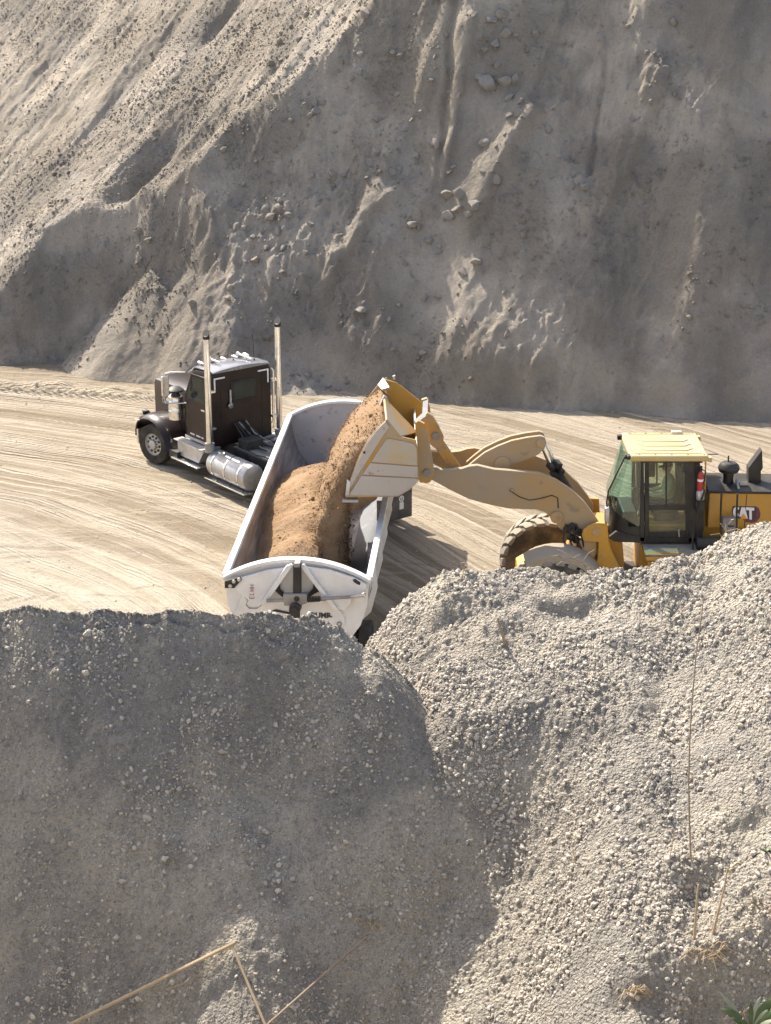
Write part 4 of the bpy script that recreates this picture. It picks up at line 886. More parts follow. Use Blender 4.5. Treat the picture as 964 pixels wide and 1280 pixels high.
MB().tube([(-0.30, *p) for p in pa], 0.032, 10).build('lock_rod', M['steel'], rear)
p0, p1 = rear_px(*Z6(525, 318), dx=-0.30), rear_px(*Z6(600, 314), dx=-0.30)
MB().tube([(-0.30 + 0.05 * math.cos(k * 0.9), p0[0] + (p1[0] - p0[0]) * k / 60, p0[1] + (p1[1] - p0[1]) * k / 60 + 0.05 * math.sin(k * 0.9)) for k in range(61)], 0.011, 6).build('return_spring', M['dark'], rear)
rp([(770, 300), (825, 290), (850, 280), (860, 295), (856, 310), (830, 312), (775, 312)], -0.26, -0.33, 'rod_end', M['alu'], rear, 0.008)
# small rotated decal on the left lobe: three box-like glyphs
m = MB()
def bar(u0, v0, u1, v1, w=2.6):
    a, b = rear_px(*Z6(u0, v0), dx=-0.166), rear_px(*Z6(u1, v1), dx=-0.166); w = w / 4.59 / 69 * 0.5 * 1.0
    d = Vector((b[0] - a[0], b[1] - a[1])); nrm = Vector((-d.y, d.x)).normalized() * w
    m.prism([(a[0] + nrm.x, a[1] + nrm.y), (b[0] + nrm.x, b[1] + nrm.y), (b[0] - nrm.x, b[1] - nrm.y), (a[0] - nrm.x, a[1] - nrm.y)], 'x', -0.162, -0.168)
for a in [(194, 236, 218, 236), (194, 251, 218, 251), (206, 236, 206, 251), (194, 258, 218, 258), (194, 270, 218, 270), (206, 258, 206, 274), (195, 283, 195, 292), (217, 280, 217, 292), (195, 292, 217, 292), (194, 300, 194, 313), (218, 300, 218, 313), (194, 313, 218, 313), (206, 305, 206, 313)]: bar(*a)
m.build('decal', M['text_red'], rear)['kind'] = 'stuff'
# rear stand (fixed frame under the tub)
lowp = [(150, 288), (112, 392), (100, 470), (330, 560), (560, 540), (640, 470), (700, 482), (728, 476), (741, 455), (736, 425), (718, 388), (690, 372), (640, 326), (300, 326), (268, 345), (240, 372), (190, 372), (172, 350), (184, 325)]
st = rp(lowp, 0.02, -0.08, 'rear_stand', M['white'], trailer)
def rpp(u, v, dx): return rear_px(*Z6(u, v), dx=dx)
y, z = rpp(708, 458, -0.08); MB().lathe([(0.028, 0), (0.05, 0), (0.05, 0.02), (0.028, 0.02)], (-0.10, y, z), (1, 0, 0), 18, close=True).build('pin_hole', M['steel'], st)
rp([(320, 385), (345, 376), (440, 398), (440, 408), (360, 392)], -0.082, -0.10, 'dark_bracket', M['truck_black'], st, 0)
y, z = rpp(597, 411, -0.09); text_mesh('lettering', 'DUMP', 0.135, M['text_dark'], st, (-0.086, y, z), (math.pi / 2, 0, -math.pi / 2), 0.006)
y, z = rpp(650, 416, -0.09); text_mesh('lettering', '.com', 0.055, M['text_dark'], st, (-0.086, y, z), (math.pi / 2, 0, -math.pi / 2), 0.003)
# frame, gooseneck, axles
m = MB()
for s in (-1, 1): m.box2(0.1, TR_L - 0.6, s * 0.42 - 0.06, s * 0.42 + 0.06, 0.86, 1.16)
for k in range(9): m.box2(0.5 + k * 1.15, 0.6 + k * 1.15, -0.36, 0.36, 0.9, 1.1)
m.build('trailer_frame', M['white'], trailer, 0.01)
m = MB(); m.box2(TR_L - 0.6, TR_L + 0.5, -0.5, 0.5, 1.14, 1.20); m.box2(TR_L + 0.05, TR_L + 0.2, -0.9, 0.9, 1.0, 2.3); m.build('front_stand', M['white'], trailer, 0.01)
for x in (0.55, 1.85):
    MB().cyl((x, -1.0, 0.5), (x, 1.0, 0.5), 0.08).build('axle', M['dark'], trailer)
    for s in (-1, 1):
        tyre_part(trailer, (x, s * 1.10, 0.5), (0, s, 0), 0.50, 0.26, 0.28, dish=-0.1, rim_mat='steel')
        tyre_part(trailer, (x, s * 0.80, 0.5), (0, s, 0), 0.50, 0.26, 0.28, dish=-0.1, rim_mat='steel', holes=0)
for s in (-1, 1):
    MB().box2(-0.12, -0.10, s * 0.95 - 0.3, s * 0.95 + 0.3, 0.15, 0.85).build('mud_flap', M['truck_black'], trailer)
    for k in range(3): MB().cyl((-0.13, s * 0.95 - 0.2 + 0.2 * k, 0.95), (-0.10, s * 0.95 - 0.2 + 0.2 * k, 0.95), 0.05, n=12).build('tail_light', M['red'], trailer)

# ------------------------------------------------------------ sand in the tub and falling from the bucket
def heap_h(x, y):
    """x along the tub from its rear, y across (left +); height of the load"""
    z = -9.0
    for xp, yp, zp, sl in ((7.3, 0.45, 2.42, 0.50), (5.6, 0.10, 3.0, 0.62), (4.4, 0.10, 2.72, 0.62), (3.0, 0.25, 2.36, 0.55), (8.2, 0.3, 2.2, 0.55)):
        z = smax(z, zp - sl * np.sqrt((x - xp) ** 2 * 0.8 + (y - yp) ** 2 * 1.3 + 0.10), 0.3)
    z = z - 2.6 * sstep(-0.10, -0.6, y) * sstep(8.2, 6.8, x)
    z = z + 0.08 * fbm(x * 1.1, y * 1.1, 3, 111) + 0.025 * ridged(x * 2.4, y * 2.4, 3, 112) + 0.012 * fbm(x * 9, y * 9, 3, 113)
    return z
hx = np.arange(0.08, TR_L - 0.08, 0.03); hy = np.arange(-1.26, 1.261, 0.03)
X, Y = np.meshgrid(hx, hy)
Zt = np.interp(np.abs(Y), [p[0] for p in SEC][::-1], [p[1] for p in SEC][::-1])
Zs = heap_h(X, Y); Zf = np.where(Zs > Zt - 0.05, Zs, Zt - 0.05)
V = np.stack([X, Y, Zf], -1).reshape(-1, 3); Fq = grid_faces(len(hx), len(hy)); use = (Zs > Zt - 0.1).ravel()
Fq = Fq[use[Fq].any(1)]
uv = np.unique(Fq); remap = -np.ones(len(V), int); remap[uv] = np.arange(len(uv))
sand = np_mesh('sand_load', V[uv], remap[Fq], M['sand']); sand.location = TR_O; sand.rotation_euler = (0, 0, TR_RZ)
tag(sand, 'lumpy heap of brown sand lying in the white trailer tub', 'sand')
px_ = rng.uniform(0.8, 9.0, 6000); py_ = rng.uniform(-0.9, 1.1, 6000); pz_ = heap_h(px_, py_)
zt = np.interp(np.abs(py_), [p[0] for p in SEC][::-1], [p[1] for p in SEC][::-1]); k = (pz_ > zt + 0.02) & (fbm(px_ * 1.3, py_ * 1.3, 2, 114) > rng.uniform(-0.3, 0.5, 6000))
stones_mesh('sand_clods', np.stack([px_, py_, pz_], -1)[k], rng.lognormal(-4.5, 0.4, k.sum()), M['sand'], sand, smooth=True)

# the stream: a lumpy body swept along the fall line
YM = 35.3
outer_px = [(487, 516), (478, 507), (462, 516), (445, 532), (430, 552), (416, 580), (406, 610), (399, 645), (395, 680), (393, 710)]
inner_px = [(496, 560), (488, 568), (470, 590), (452, 612), (440, 626), (434, 640), (431, 660), (430, 685), (430, 705), (430, 725)]
# unproject the outer edge in the plane of the bucket's far part and the inner edge near its near lip
def smooth_curve(pts, n):
    pts = np.array(pts, float); t = np.linspace(0, 1, len(pts)); tt = np.linspace(0, 1, n)
    out = np.stack([np.interp(tt, t, pts[:, 0]), np.interp(tt, t, pts[:, 1])], -1)
    for _ in range(6): out[1:-1] = 0.25 * out[:-2] + 0.5 * out[1:-1] + 0.25 * out[2:]
    return out
nS, nC = 90, 72
oc = smooth_curve(outer_px, nS); ic = smooth_curve(inner_px, nS)
V = []
for i in range(nS):
    t = i / (nS - 1)
    yn = 33.86 + 0.02 * t; yf = 36.75 - 1.0 * sstep(0.25, 1, t) + 0.0
    o = onY(oc[i, 0], oc[i, 1], 35.1); q = onY(ic[i, 0], ic[i, 1], 33.9)
    cxz = (Vector((o.x, 0, o.z)), Vector((q.x, 0, q.z)))
    for k in range(nC):
        a = 2 * math.pi * k / nC; ca, sa = math.cos(a), math.sin(a); e = 0.55
        sx = math.copysign(abs(ca) ** e, ca); sy = math.copysign(abs(sa) ** e, sa)
        w = (sx + 1) / 2; b = cxz[0] * (1 - w) + cxz[1] * w; yy_ = (yn + yf) / 2 + sy * (yf - yn) / 2
        V.append((b.x, yy_, b.z, sx, sy, t))
V = np.array(V)
amp = 0.025 + 0.07 * V[:, 5]
nz = ridged(V[:, 1] * 2.6 + V[:, 0] * 1.5, V[:, 2] * 1.2, 3, 121) * 0.6 + fbm(V[:, 1] * 7 + V[:, 0] * 5, V[:, 2] * 4, 3, 122)
V[:, 0] += amp * nz * V[:, 3]; V[:, 1] += amp * nz * V[:, 4] * 0.6; V[:, 2] += 0.02 * nz
i = np.arange(nC)[None, :] + nC * np.arange(nS - 1)[:, None]; j = (np.arange(nC)[None, :] + 1) % nC + nC * np.arange(nS - 1)[:, None]
Fq = np.stack([i, j, j + nC, i + nC], -1).reshape(-1, 4)
fall = np_mesh('falling_sand', V[:, :3], Fq, M['sand'])
tag(fall, 'stream of brown sand pouring out of the raised loader bucket', 'sand')
n = 5000; ii = rng.integers(0, len(V), n); W = V[ii]; k = (W[:, 5] > 0.08) & (W[:, 3] < 0.95)
W = W[k]; P = W[:, :3] + np.stack([W[:, 3] * 1.0, W[:, 4] * 0.6, W[:, 3] * 0], -1) * (rng.exponential(0.035, len(W)) * (0.3 + 1.2 * W[:, 5]))[:, None] + rng.normal(0, 0.02, (len(W), 3))
P[:, 2] -= rng.exponential(0.06, len(W)) * W[:, 5]
stones_mesh('sand_clods', P, rng.lognormal(-4.5, 0.5, len(P)), M['sand'], fall, smooth=True)
n = 14000; W = V[rng.integers(0, len(V), n)]; W = W[(W[:, 5] > 0.1)]
P = W[:, :3] + np.stack([np.minimum(W[:, 3], 0.3), W[:, 4] * 0.5, W[:, 3] * 0], -1) * (rng.exponential(0.07, len(W)) * (0.3 + 1.3 * W[:, 5]))[:, None]
P[:, 2] -= rng.exponential(0.10, len(W)) * W[:, 5]
stones_mesh('sand_grains', P, rng.lognormal(-5.0, 0.4, len(P)), M['sand'], fall, smooth=True)

# ------------------------------------------------------------ wheel loader
LO = Vector((3.35, 35.35, 0))
loader = thing('wheel_loader', LO, 0, 'yellow wheel loader with raised bucket emptying into the white trailer', 'loader')
def LB(): return MB(LO)
NY, FY = 34.72, 35.88                   # near and far lift arm
def ypoly(px, Y0, Y1, name, mat, parent=loader, bev=0.012):
    q = [onY(u, v, min(Y0, Y1)) for u, v in px]; return LB().prism([(p.x, p.z) for p in q], 'y', Y0, Y1).build(name, mat, parent, bev)
def far_poly(px, Yref, Y0, Y1, name, mat, parent=loader, bev=0.012):
    q = [onY(u, v, Yref) for u, v in px]; return LB().prism([(p.x, p.z) for p in q], 'y', Y0, Y1).build(name, mat, parent, bev)
# wheels
for yy_, sgn in ((34.20, -1), (36.50, 1)):
    for xx in (3.35, 6.95): tyre_part(loader, (xx - LO.x, yy_ - LO.y, 0.90), (0, sgn, 0), 0.88, 0.64, 0.42, lugs=22, rubber='loader_tyre', rim_mat='yellow_dusty', holes=0, big=True)
for xx in (3.35, 6.95): LB().cyl((xx, 34.3, 0.9), (xx, 36.4, 0.9), 0.2, n=18).build('axle', M['yellow_dusty'], loader)
# fenders over the front wheels
for ya, yb in ((33.92, 34.60),):
    m = LB(); L = []
    for k in range(15):
        a = R(128 - k * 8.6); r0 = 1.02
        L.append([(3.42 + math.cos(a) * r0, ya, 0.88 + math.sin(a) * r0), (3.42 + math.cos(a) * (r0 + 0.03), ya, 0.88 + math.sin(a) * (r0 + 0.03)), (3.42 + math.cos(a) * (r0 + 0.05), yb, 0.88 + math.sin(a) * (r0 + 0.05)), (3.42 + math.cos(a) * r0, yb, 0.88 + math.sin(a) * r0)])
    m.loft(L); fd = m.build('fender', M['fender'], loader, sharp=40)
    if ya < 35:
        m = LB(); L = []
        for k in range(15):
            a = R(128 - k * 8.6)
            L.append([(3.42 + math.cos(a) * rr, y_, 0.88 + math.sin(a) * rr) for rr, y_ in ((0.90, ya - 0.012), (1.05, ya - 0.012), (1.05, ya + 0.0), (0.90, ya + 0.0))])
        m.loft(L); m.build('fender_skirt', M['fender'], fd)
# front frame
m = LB(); m.prism([(2.7, 0.7), (2.7, 1.2), (3.1, 1.45), (3.7, 1.5), (4.1, 2.2), (4.75, 2.2), (4.9, 1.0), (4.6, 0.7)], 'y', 34.95, 35.75); ff = m.build('front_frame', M['yellow'], loader, 0.02)
tower_px = [(727, 667), (729, 661), (735, 656), (747, 652), (759, 653), (760, 673), (764, 686), (770, 699), (776, 712), (770, 735), (735, 745), (740, 722), (744, 706), (747, 695), (748, 676), (729, 675)]
for Y0 in (34.56, 36.08):
    tw = far_poly(tower_px, 34.60, Y0 - 0.04, Y0 + 0.04, 'loader_tower', M['yellow'], loader)
    for u, v, r_ in ((746, 664, 0.10), (754, 695, 0.045)):
        c = onY(u, v, 34.56); LB().cyl((c.x, Y0 - 0.055, c.z), (c.x, Y0 + 0.055, c.z), r_, n=20).build('pivot_pin', M['yellow_dusty'], tw, 0.008)
ypoly([(724, 676), (746, 677), (746, 690), (741, 703), (733, 699)], 34.62, 34.9, 'wheel_arch_plate', M['yellow_dusty'])
# lift arms
arm_px = [(526, 604), (524, 596), (536, 586), (560, 588), (578, 586), (587, 583), (597, 582), (618, 587), (645, 589), (675, 592), (695, 600), (715, 613), (730, 627), (742, 643), (750, 655), (748, 668), (736, 672), (715, 668), (699, 659), (691, 649), (682, 641), (671, 637), (636, 636), (612, 631), (586, 624), (560, 611), (540, 600)]
for Y0 in (NY, FY):
    arm = far_poly(arm_px, NY, Y0, Y0 + 0.14, 'lift_arm', M['arm'], loader, 0.014)
    for u, v, r_ in ((696, 646, 0.13), (533, 596, 0.12), (640, 612, 0.03)):
        c = onY(u, v, NY); LB().cyl((c.x, Y0 - 0.05, c.z), (c.x, Y0 + 0.19, c.z), r_, n=20).build('arm_pin', M['yellow_dusty'], arm, 0.01)
pts = [onY(u, v, NY) for u, v in ((637, 613), (650, 621), (662, 625), (675, 623), (690, 619), (697, 622), (698, 635))]
LB().tube([(p.x, NY - 0.012, p.z) for p in pts], 0.010, 6).build('hose', M['dark'], bpy.data.objects['lift_arm'])
c = onY(610, 612, NY + 0.1); LB().cyl((c.x, NY + 0.1, c.z), (c.x, FY, c.z), 0.16, n=20).build('cross_tube', M['yellow_dusty'], loader)
# lift cylinders
for Y0 in (NY + 0.28, FY - 0.14):
    a = onY(696, 646, NY); b = Vector((4.55, 0, 1.25)); d = (b - Vector((a.x, 0, a.z)))
    LB().cyl((a.x, Y0, a.z), (a.x + d.x * 0.5, Y0, a.z + d.z * 0.5), 0.045, n=14).build('lift_rod', M['chrome'], loader)
    LB().cyl((a.x + d.x * 0.4, Y0, a.z + d.z * 0.4), (b.x, Y0, b.z), 0.085, n=16).build('lift_cylinder', M['yellow_dusty'], loader)
m = LB()
for u, v, rr in ((709, 660, 0.10), (716, 656, 0.08), (722, 663, 0.10), (713, 670, 0.09), (720, 674, 0.08)):
    c = onY(u, v, 34.75); m.box((c.x, 34.72, c.z), (rr * 1.5, 0.16, rr * 1.3), (0.2, 0.4, 0.1))
m.build('hydraulic_valve', M['dark'], loader, 0.015)['kind'] = 'stuff'
for k in range(4):
    c = onY(708 + 4 * k, 655, 34.66); d = onY(712 + 6 * k, 690, 34.66)
    LB().tube([(c.x, 34.66, c.z), ((c.x + d.x) / 2 - 0.1 + 0.05 * k, 34.60, (c.z + d.z) / 2), (d.x, 34.66, d.z)], 0.02, 7).build('hydraulic_hose', M['dark'], loader)
# tilt lever: two curved plates above the arms
lev_px = [(584, 584), (592, 577), (606, 566), (622, 558), (640, 551), (660, 547), (676, 545), (681, 547), (683, 553), (681, 561), (672, 569), (655, 576), (640, 581), (630, 590), (618, 600), (600, 600), (590, 596)]
for Y0 in (35.12, 35.44):
    lv = far_poly(lev_px, 35.12, Y0, Y0 + 0.10, 'tilt_lever', M['arm'], loader, 0.01)
    for u, v, r_ in ((628, 580, 0.16), (676, 554, 0.09)):
        c = onY(u, v, 35.12); LB().cyl((c.x, Y0 - 0.03, c.z), (c.x, Y0 + 0.13, c.z), r_, n=20).build('lever_pin', M['yellow_dusty'], lv, 0.01)
a = onY(678, 555, 35.3); b = onY(697, 600, 35.3); LB().cyl((a.x, 35.28, a.z), (b.x, 35.28, b.z), 0.06, n=16).build('tilt_rod', M['chrome'], loader)
a = onY(683, 555, 35.3); b = onY(702, 598, 35.3); LB().cyl((a.x, 35.36, a.z), (b.x, 35.36, b.z), 0.03, n=12).build('tilt_rod', M['chrome'], loader)
b = onY(694, 588, 35.3); c = onY(740, 664, 35.3); LB().cyl((b.x, 35.3, b.z), (c.x, 35.3, c.z), 0.11, n=18).build('tilt_cylinder', M['dark'], loader)
m = LB()
for u, v in ((689, 583), (697, 580), (693, 592), (700, 588)):
    c = onY(u, v, 35.2); m.box((c.x, 35.2, c.z), (0.13, 0.2, 0.12), (0.3, 0.2, 0.5))
m.build('hose_cluster', M['dark'], loader, 0.02)['kind'] = 'stuff'
# bucket
BN, BF = 33.76, 36.92
Z3 = lambda u, v: (440 + u / 6.025, 460 + v / 6.025)
side_px = [(432, 622), (437, 602), (447, 575), (458, 553), (470, 537), (483, 525), (497, 545), (520, 550), (522, 559), (523, 602), (513, 612), (498, 621)]
prof = [onY(u, v, BN) for u, v in side_px]
bk = far_poly(side_px, BN, BN, BN + 0.04, 'bucket_side', M['yellow_dusty'], loader, 0.008)
far_poly(side_px, BN, BF - 0.04, BF, 'bucket_side', M['yellow_dusty'], loader, 0.008)
shell = [(p.x, p.z) for p in (onY(u, v, BN) for u, v in ((432, 622), (498, 621), (513, 612), (523, 602), (522, 559)))]
m = LB(); cxs = onY(480, 580, BN).x; czs = onY(480, 580, BN).z
outl = shell; inl = [(x + (cxs - x) * 0.06, z + (czs - z) * 0.06) for x, z in shell]
m.prism(outl + inl[::-1], 'y', BN + 0.04, BF - 0.04); m.build('bucket_shell', M['bucket'], loader, 0.006)
# wear plates on the side
for i, pl in enumerate(([(436, 619), (452, 594.6), (522.5, 598.4), (522, 603), (512.5, 611.5), (497.5, 620)], [(453, 593.2), (463, 578.8), (522, 583.4), (522.4, 597)], [(464, 577.4), (478, 556), (484, 548), (497, 550), (518, 555), (521, 562), (521.8, 582)])):
    ypoly(pl, BN - 0.022, BN - 0.001, 'wear_plate', M['bucket'] if i < 2 else paint('worn_yellow_steel', (0.42, 0.39, 0.35), (0.52, 0.40, 0.22), 0.5, 0.2, 0.5, 0.3, 2.4), bk, 0.004)
ypoly([(433, 618), (438, 602), (448, 576), (459, 554), (471, 538), (482, 527), (487, 534), (477, 548), (462, 572), (450, 590), (438, 610)], BN - 0.035, BN - 0.001, 'edge_plate', M['bucket'], bk, 0.006)
c = onY(455.5, 565.5, BN - 0.04); LB().cyl((c.x, BN - 0.045, c.z), (c.x, BN - 0.03, c.z), 0.025, n=12).build('bolt_hole', M['dark'], bk)
q = onY(430, 624, BN); LB().box2(q.x - 0.03, q.x + 0.28, BN - 0.06, BF + 0.06, q.z - 0.05, q.z + 0.0).build('cutting_edge', M['bucket'], loader, 0.008)
ypoly([(431.5, 620), (434, 600), (438, 602), (436.5, 619)], BN - 0.06, BN - 0.036, 'side_cutter', M['alu'], bk, 0.006)
# spill guard and open trough along its top
def P3(u, v, Y): return onY(u, v, Y)
LB().plate([P3(483, 525, BN), P3(500, 546, BN), P3(521, 541, 34.75), P3(480, 498, 34.75)], 0.05).build('spill_guard', M['yellow_dusty'], loader, 0.006)
LB().plate([P3(480, 498, 34.78), P3(521, 541, 34.78), P3(523, 585, 34.95), P3(486, 552, 34.95)], 0.045).build('trough_wall', M['yellow'], loader, 0.006)
LB().plate([P3(481, 474, 36.5), P3(496, 478, 36.5), P3(530, 505, 36.5), P3(531, 560, 36.4), P3(490, 535, 36.4)], 0.06).build('trough_wall', M['yellow'], loader, 0.006)
LB().plate([P3(486, 556, 34.80), P3(522, 588, 34.80), P3(533, 558, 36.45), P3(488, 532, 36.45)], 0.04).build('trough_floor', M['dark'], loader)
LB().plate([P3(473, 482, 36.5), P3(480, 473, 36.5), P3(488, 485, 36.1), P3(478, 488, 36.1)], 0.06).build('lit_lip_end', M['alu'], loader, 0.006)  # pale metal here and on the next plate stands for sunlit panel ends
LB().plate([P3(474.5, 506, 34.75), P3(480, 494, 34.75), P3(484, 496, 34.78), P3(478.5, 508, 34.78)], 0.05).build('lit_lip_end', M['alu'], loader, 0.006)
LB().plate([P3(491, 470, 36.6), P3(494, 469, 36.6), P3(494, 474, 36.6), P3(491, 474, 36.6)], 0.06).build('tooth', M['alu'], loader)
# hinge plates and tilt link behind the bucket
def hinge(px, Y0, Y1, name='hinge_plate', mat='yellow_dusty'): return far_poly(px, Y0, Y0, Y1, name, M[mat], loader, 0.008)
hinge([(519, 529), (523, 526), (531, 530), (536, 548), (541, 575), (543, 592), (539, 598), (526, 604), (522, 598)], 34.50, 34.62)
hinge([(519, 529), (523, 526), (531, 530), (536, 548), (541, 575), (543, 592), (539, 598), (526, 604), (522, 598)], 34.88, 35.00)
hinge([(529, 522), (534, 516), (541, 520), (548, 532), (555, 547), (553, 556), (546, 562), (538, 556), (533, 540)], 35.10, 35.22)
hinge([(527, 500), (534, 498), (538, 512), (539, 530), (533, 534), (529, 520)], 35.95, 36.07)
LB().plate([P3(520, 530, 34.5), P3(534, 520, 35.15), P3(535, 499, 36.0), P3(529, 501, 36.0), P3(528, 517, 35.15), P3(517, 527, 34.5)], 0.04).build('lit_hinge_edges', M['alu'], loader)  # pale strip standing for the sunlit tops of the hinge plates
for u, v, Y0 in ((534, 591, 34.48), (545, 545, 35.08)):
    c = onY(u, v, Y0); LB().cyl((c.x, Y0 - 0.03, c.z), (c.x, Y0 + 0.6, c.z), 0.08, n=18).build('hinge_pin', M['steel'], loader)
for dy in (0.0, 0.14):
    a, b = onY(546, 552, 35.15), onY(572, 590, 35.15)
    m = LB(); d = (b - a).normalized(); nrm = Vector((-d.z, 0, d.x)) * 0.10
    m.prism([(p.x, p.z) for p in (a + nrm - d * .1, b + nrm + d * .1, b - nrm + d * .1, a - nrm - d * .1)], 'y', 35.15 + dy, 35.21 + dy); m.build('tilt_link', M['yellow_dusty'], loader, 0.01)
# ---- cab
CN, CF = 34.62, 36.02
Zc = lambda u, v: (750 + u / 6.427, 540 + v / 6.427)
def cabp(u, v, Y=CN): return onY(*Zc(u, v), Y)
M['cab'] = paint('cab_black', (0.012, 0.012, 0.013), (0.018, 0.018, 0.018), 0.45, 0, 0.14, 0.4, 2)
def cab_bar(px, Y0, Y1, name='cab_pillar', mat='cab', parent=loader, ref=None):
    q = [onY(*Zc(u, v), ref or CN) for u, v in px]; return LB().prism([(p.x, p.z) for p in q], 'y', Y0, Y1).build(name, M[mat], parent, 0.008)
for Y0, Y1 in ((CN, CN + 0.09), (CF - 0.09, CF)):
    cab_bar([(278, 195), (352, 195), (360, 880), (322, 880), (322, 640), (330, 210)], Y0, Y1)                     # B pillar
    cab_bar([(690, 195), (762, 195), (770, 880), (712, 885)], Y0, Y1)                                              # C pillar
    cab_bar([(205, 185), (765, 185), (765, 215), (205, 222)], Y0, Y1, 'roof_rail')
    cab_bar([(75, 845), (130, 800), (360, 850), (770, 850), (810, 820), (830, 812), (820, 850), (770, 888), (360, 892), (150, 885), (80, 860)], Y0, Y1, 'cab_sill')
    cab_bar([(765, 195), (800, 195), (836, 520), (836, 800), (812, 830), (765, 850)], Y0 + 0.02, Y1 - 0.02, 'rear_quarter')
for Y0 in (CN + 0.01, CF - 0.05):
    dr = cab_bar([(385, 222), (692, 222), (700, 600), (700, 850), (365, 850), (372, 600)], Y0, Y0 + 0.04, 'door_glass_base', 'glass_dark') 
    dr.name = 'door'
    for px in ([(362, 215), (396, 215), (396, 850), (362, 850)], [(684, 215), (706, 215), (712, 850), (690, 850)], [(396, 215), (684, 215), (684, 236), (396, 236)], [(396, 586), (690, 586), (690, 628), (396, 628)], [(396, 800), (690, 800), (690, 850), (396, 850)], [(528, 236), (540, 236), (540, 586), (528, 586)]):
        cab_bar(px, Y0 - 0.012, Y0 + 0.052, 'door_frame', 'cab', dr)
    h = [onY(*Zc(a, b), CN) for a, b in ((632, 780), (636, 840))]
    LB().cyl((h[0].x, Y0 - 0.03, h[0].z), (h[1].x, Y0 - 0.03, h[1].z), 0.015, n=8).build('handle', M['alu'], dr)
# wrap-around windshield: side light, curved corner, front
m = LB(); L = []
front = [(cabp(212, 205), cabp(80, 560), cabp(96, 640))]
tl, ml, bl = cabp(208, 205), cabp(72, 545), cabp(110, 770)
tr_, mr_, br_ = cabp(330, 210), cabp(325, 560), cabp(325, 760)
def arcs(t):                            # t 0..1 from near B pillar round the front to the far one
    rad = 0.32
    return t
path = [(1.0, CN + 0.02), (0.55, CN + 0.02), (0.28, CN + 0.06), (0.10, CN + 0.18), (0.02, CN + 0.36), (0.04, 35.32), (0.12, CF - 0.36), (0.20, CF - 0.18), (0.36, CF - 0.06), (0.6, CF - 0.02), (1.0, CF - 0.02)]
for w, Yp in path:
    row = []
    for t, (a_, b_) in zip((0, 0.35, 0.7, 1.0), ((tl, tr_), (tl.lerp(ml, 0.5), tr_.lerp(mr_, 0.5)), (ml, mr_), (bl, br_))):
        row.append((a_.x + (b_.x - a_.x) * w, Yp, a_.z + (b_.z - a_.z) * w))
    L.append(row)
m.loft(L, caps=False, closed=False); ws = m.build('windshield', M['glass_green'], loader, sharp=60)
m = LB(); L = []
for w, Yp in path:
    L.append([(a_.x + (b_.x - a_.x) * w - 0.004, Yp, z_) for a_, b_, z_ in ((cabp(92, 610), cabp(325, 740), cabp(92, 640).z + (cabp(325, 770).z - cabp(92, 640).z) * w), (cabp(75, 845), cabp(325, 880), cabp(75, 850).z))])
m.loft(L, caps=False, closed=False); m.build('front_cowl', M['cab'], loader, sharp=60)
for Yp in (CN - 0.02,):
    q = [cabp(u, v) for u, v in ((206, 195), (150, 310), (72, 470), (58, 560), (62, 640))]
    LB().tube([(p.x - 0.01, Yp, p.z) for p in q], 0.018, 8).build('hand_rail', M['cab'], loader)
q = cabp(48, 650); LB().box2(q.x - 0.03, q.x + 0.06, CN - 0.12, CN + 0.04, q.z - 0.18, q.z + 0.14).build('work_light', M['alu'], loader, 0.02)
# roof
rz0 = onY(800, 571, 34.55).z
m = LB(); xa, xb = onY(788, 571, 34.55).x, onY(886, 571, 34.55).x
m.loft([[(xa + i_, 34.52 + i_, z), (xb - i_, 34.52 + i_, z), (xb - i_, 36.12 - i_, z), (xa + i_, 36.12 - i_, z)] for z, i_ in ((rz0 - 0.10, 0.03), (rz0 - 0.07, 0.0), (rz0 + 0.0, 0.0), (rz0 + 0.03, 0.03))])
M['roof_yellow'] = paint('roof_yellow', (0.58, 0.41, 0.15), (0.58, 0.44, 0.21), 0.5, 0, 0.45, 0.5, 1.5)
rf = m.build('cab_roof', M['roof_yellow'], loader, 0.015)
zt = rz0 + 0.03
for i_ in range(3):
    ya = 34.85 + i_ * 0.30; m = LB()
    m.tube([(xa + 0.25, ya + 0.14, zt), (xa + 0.38, ya, zt), (xb - 0.38, ya, zt), (xb - 0.25, ya + 0.14, zt)], 0.018, 6); m.build('roof_rib', M['roof_yellow'], rf)
m = LB(); m.tube([(xa + 0.12, 34.66, zt), (xa + 0.12, 35.98, zt), (xb - 0.12, 35.98, zt), (xb - 0.12, 34.66, zt), (xa + 0.12, 34.66, zt)], 0.014, 6); m.build('roof_rib', M['roof_yellow'], rf)
m = LB()
for k in range(5):
    m.cyl((xa + 0.18 + k * 0.32, 34.60, zt), (xa + 0.18 + k * 0.32, 34.60, zt + 0.012), 0.018, n=8); m.cyl((xa + 0.18 + k * 0.32, 36.04, zt), (xa + 0.18 + k * 0.32, 36.04, zt + 0.012), 0.018, n=8)
m.build('roof_bolts', M['steel'], rf)['kind'] = 'stuff'
LB().box2(xa + 1.02, xa + 1.24, 35.98, 36.10, zt, zt + 0.05).build('beacon_base', M['alu'], rf, 0.01)
for yy_ in (34.58, 36.0):
    m = LB(); m.box((xa - 0.02, yy_, rz0 - 0.02), (0.08, 0.10, 0.08)); m.build('roof_light', M['dark'], rf, 0.02)
    m = LB(); m.box((xb + 0.03, yy_, rz0 - 0.06), (0.08, 0.12, 0.10)); m.build('roof_light', M['roof_yellow'], rf, 0.015)
LB().tube([(xb + 0.02, 34.75, rz0 - 0.01), (xb + 0.22, 34.75, rz0 - 0.01)], 0.012, 6).build('aerial', M['dark'], rf)
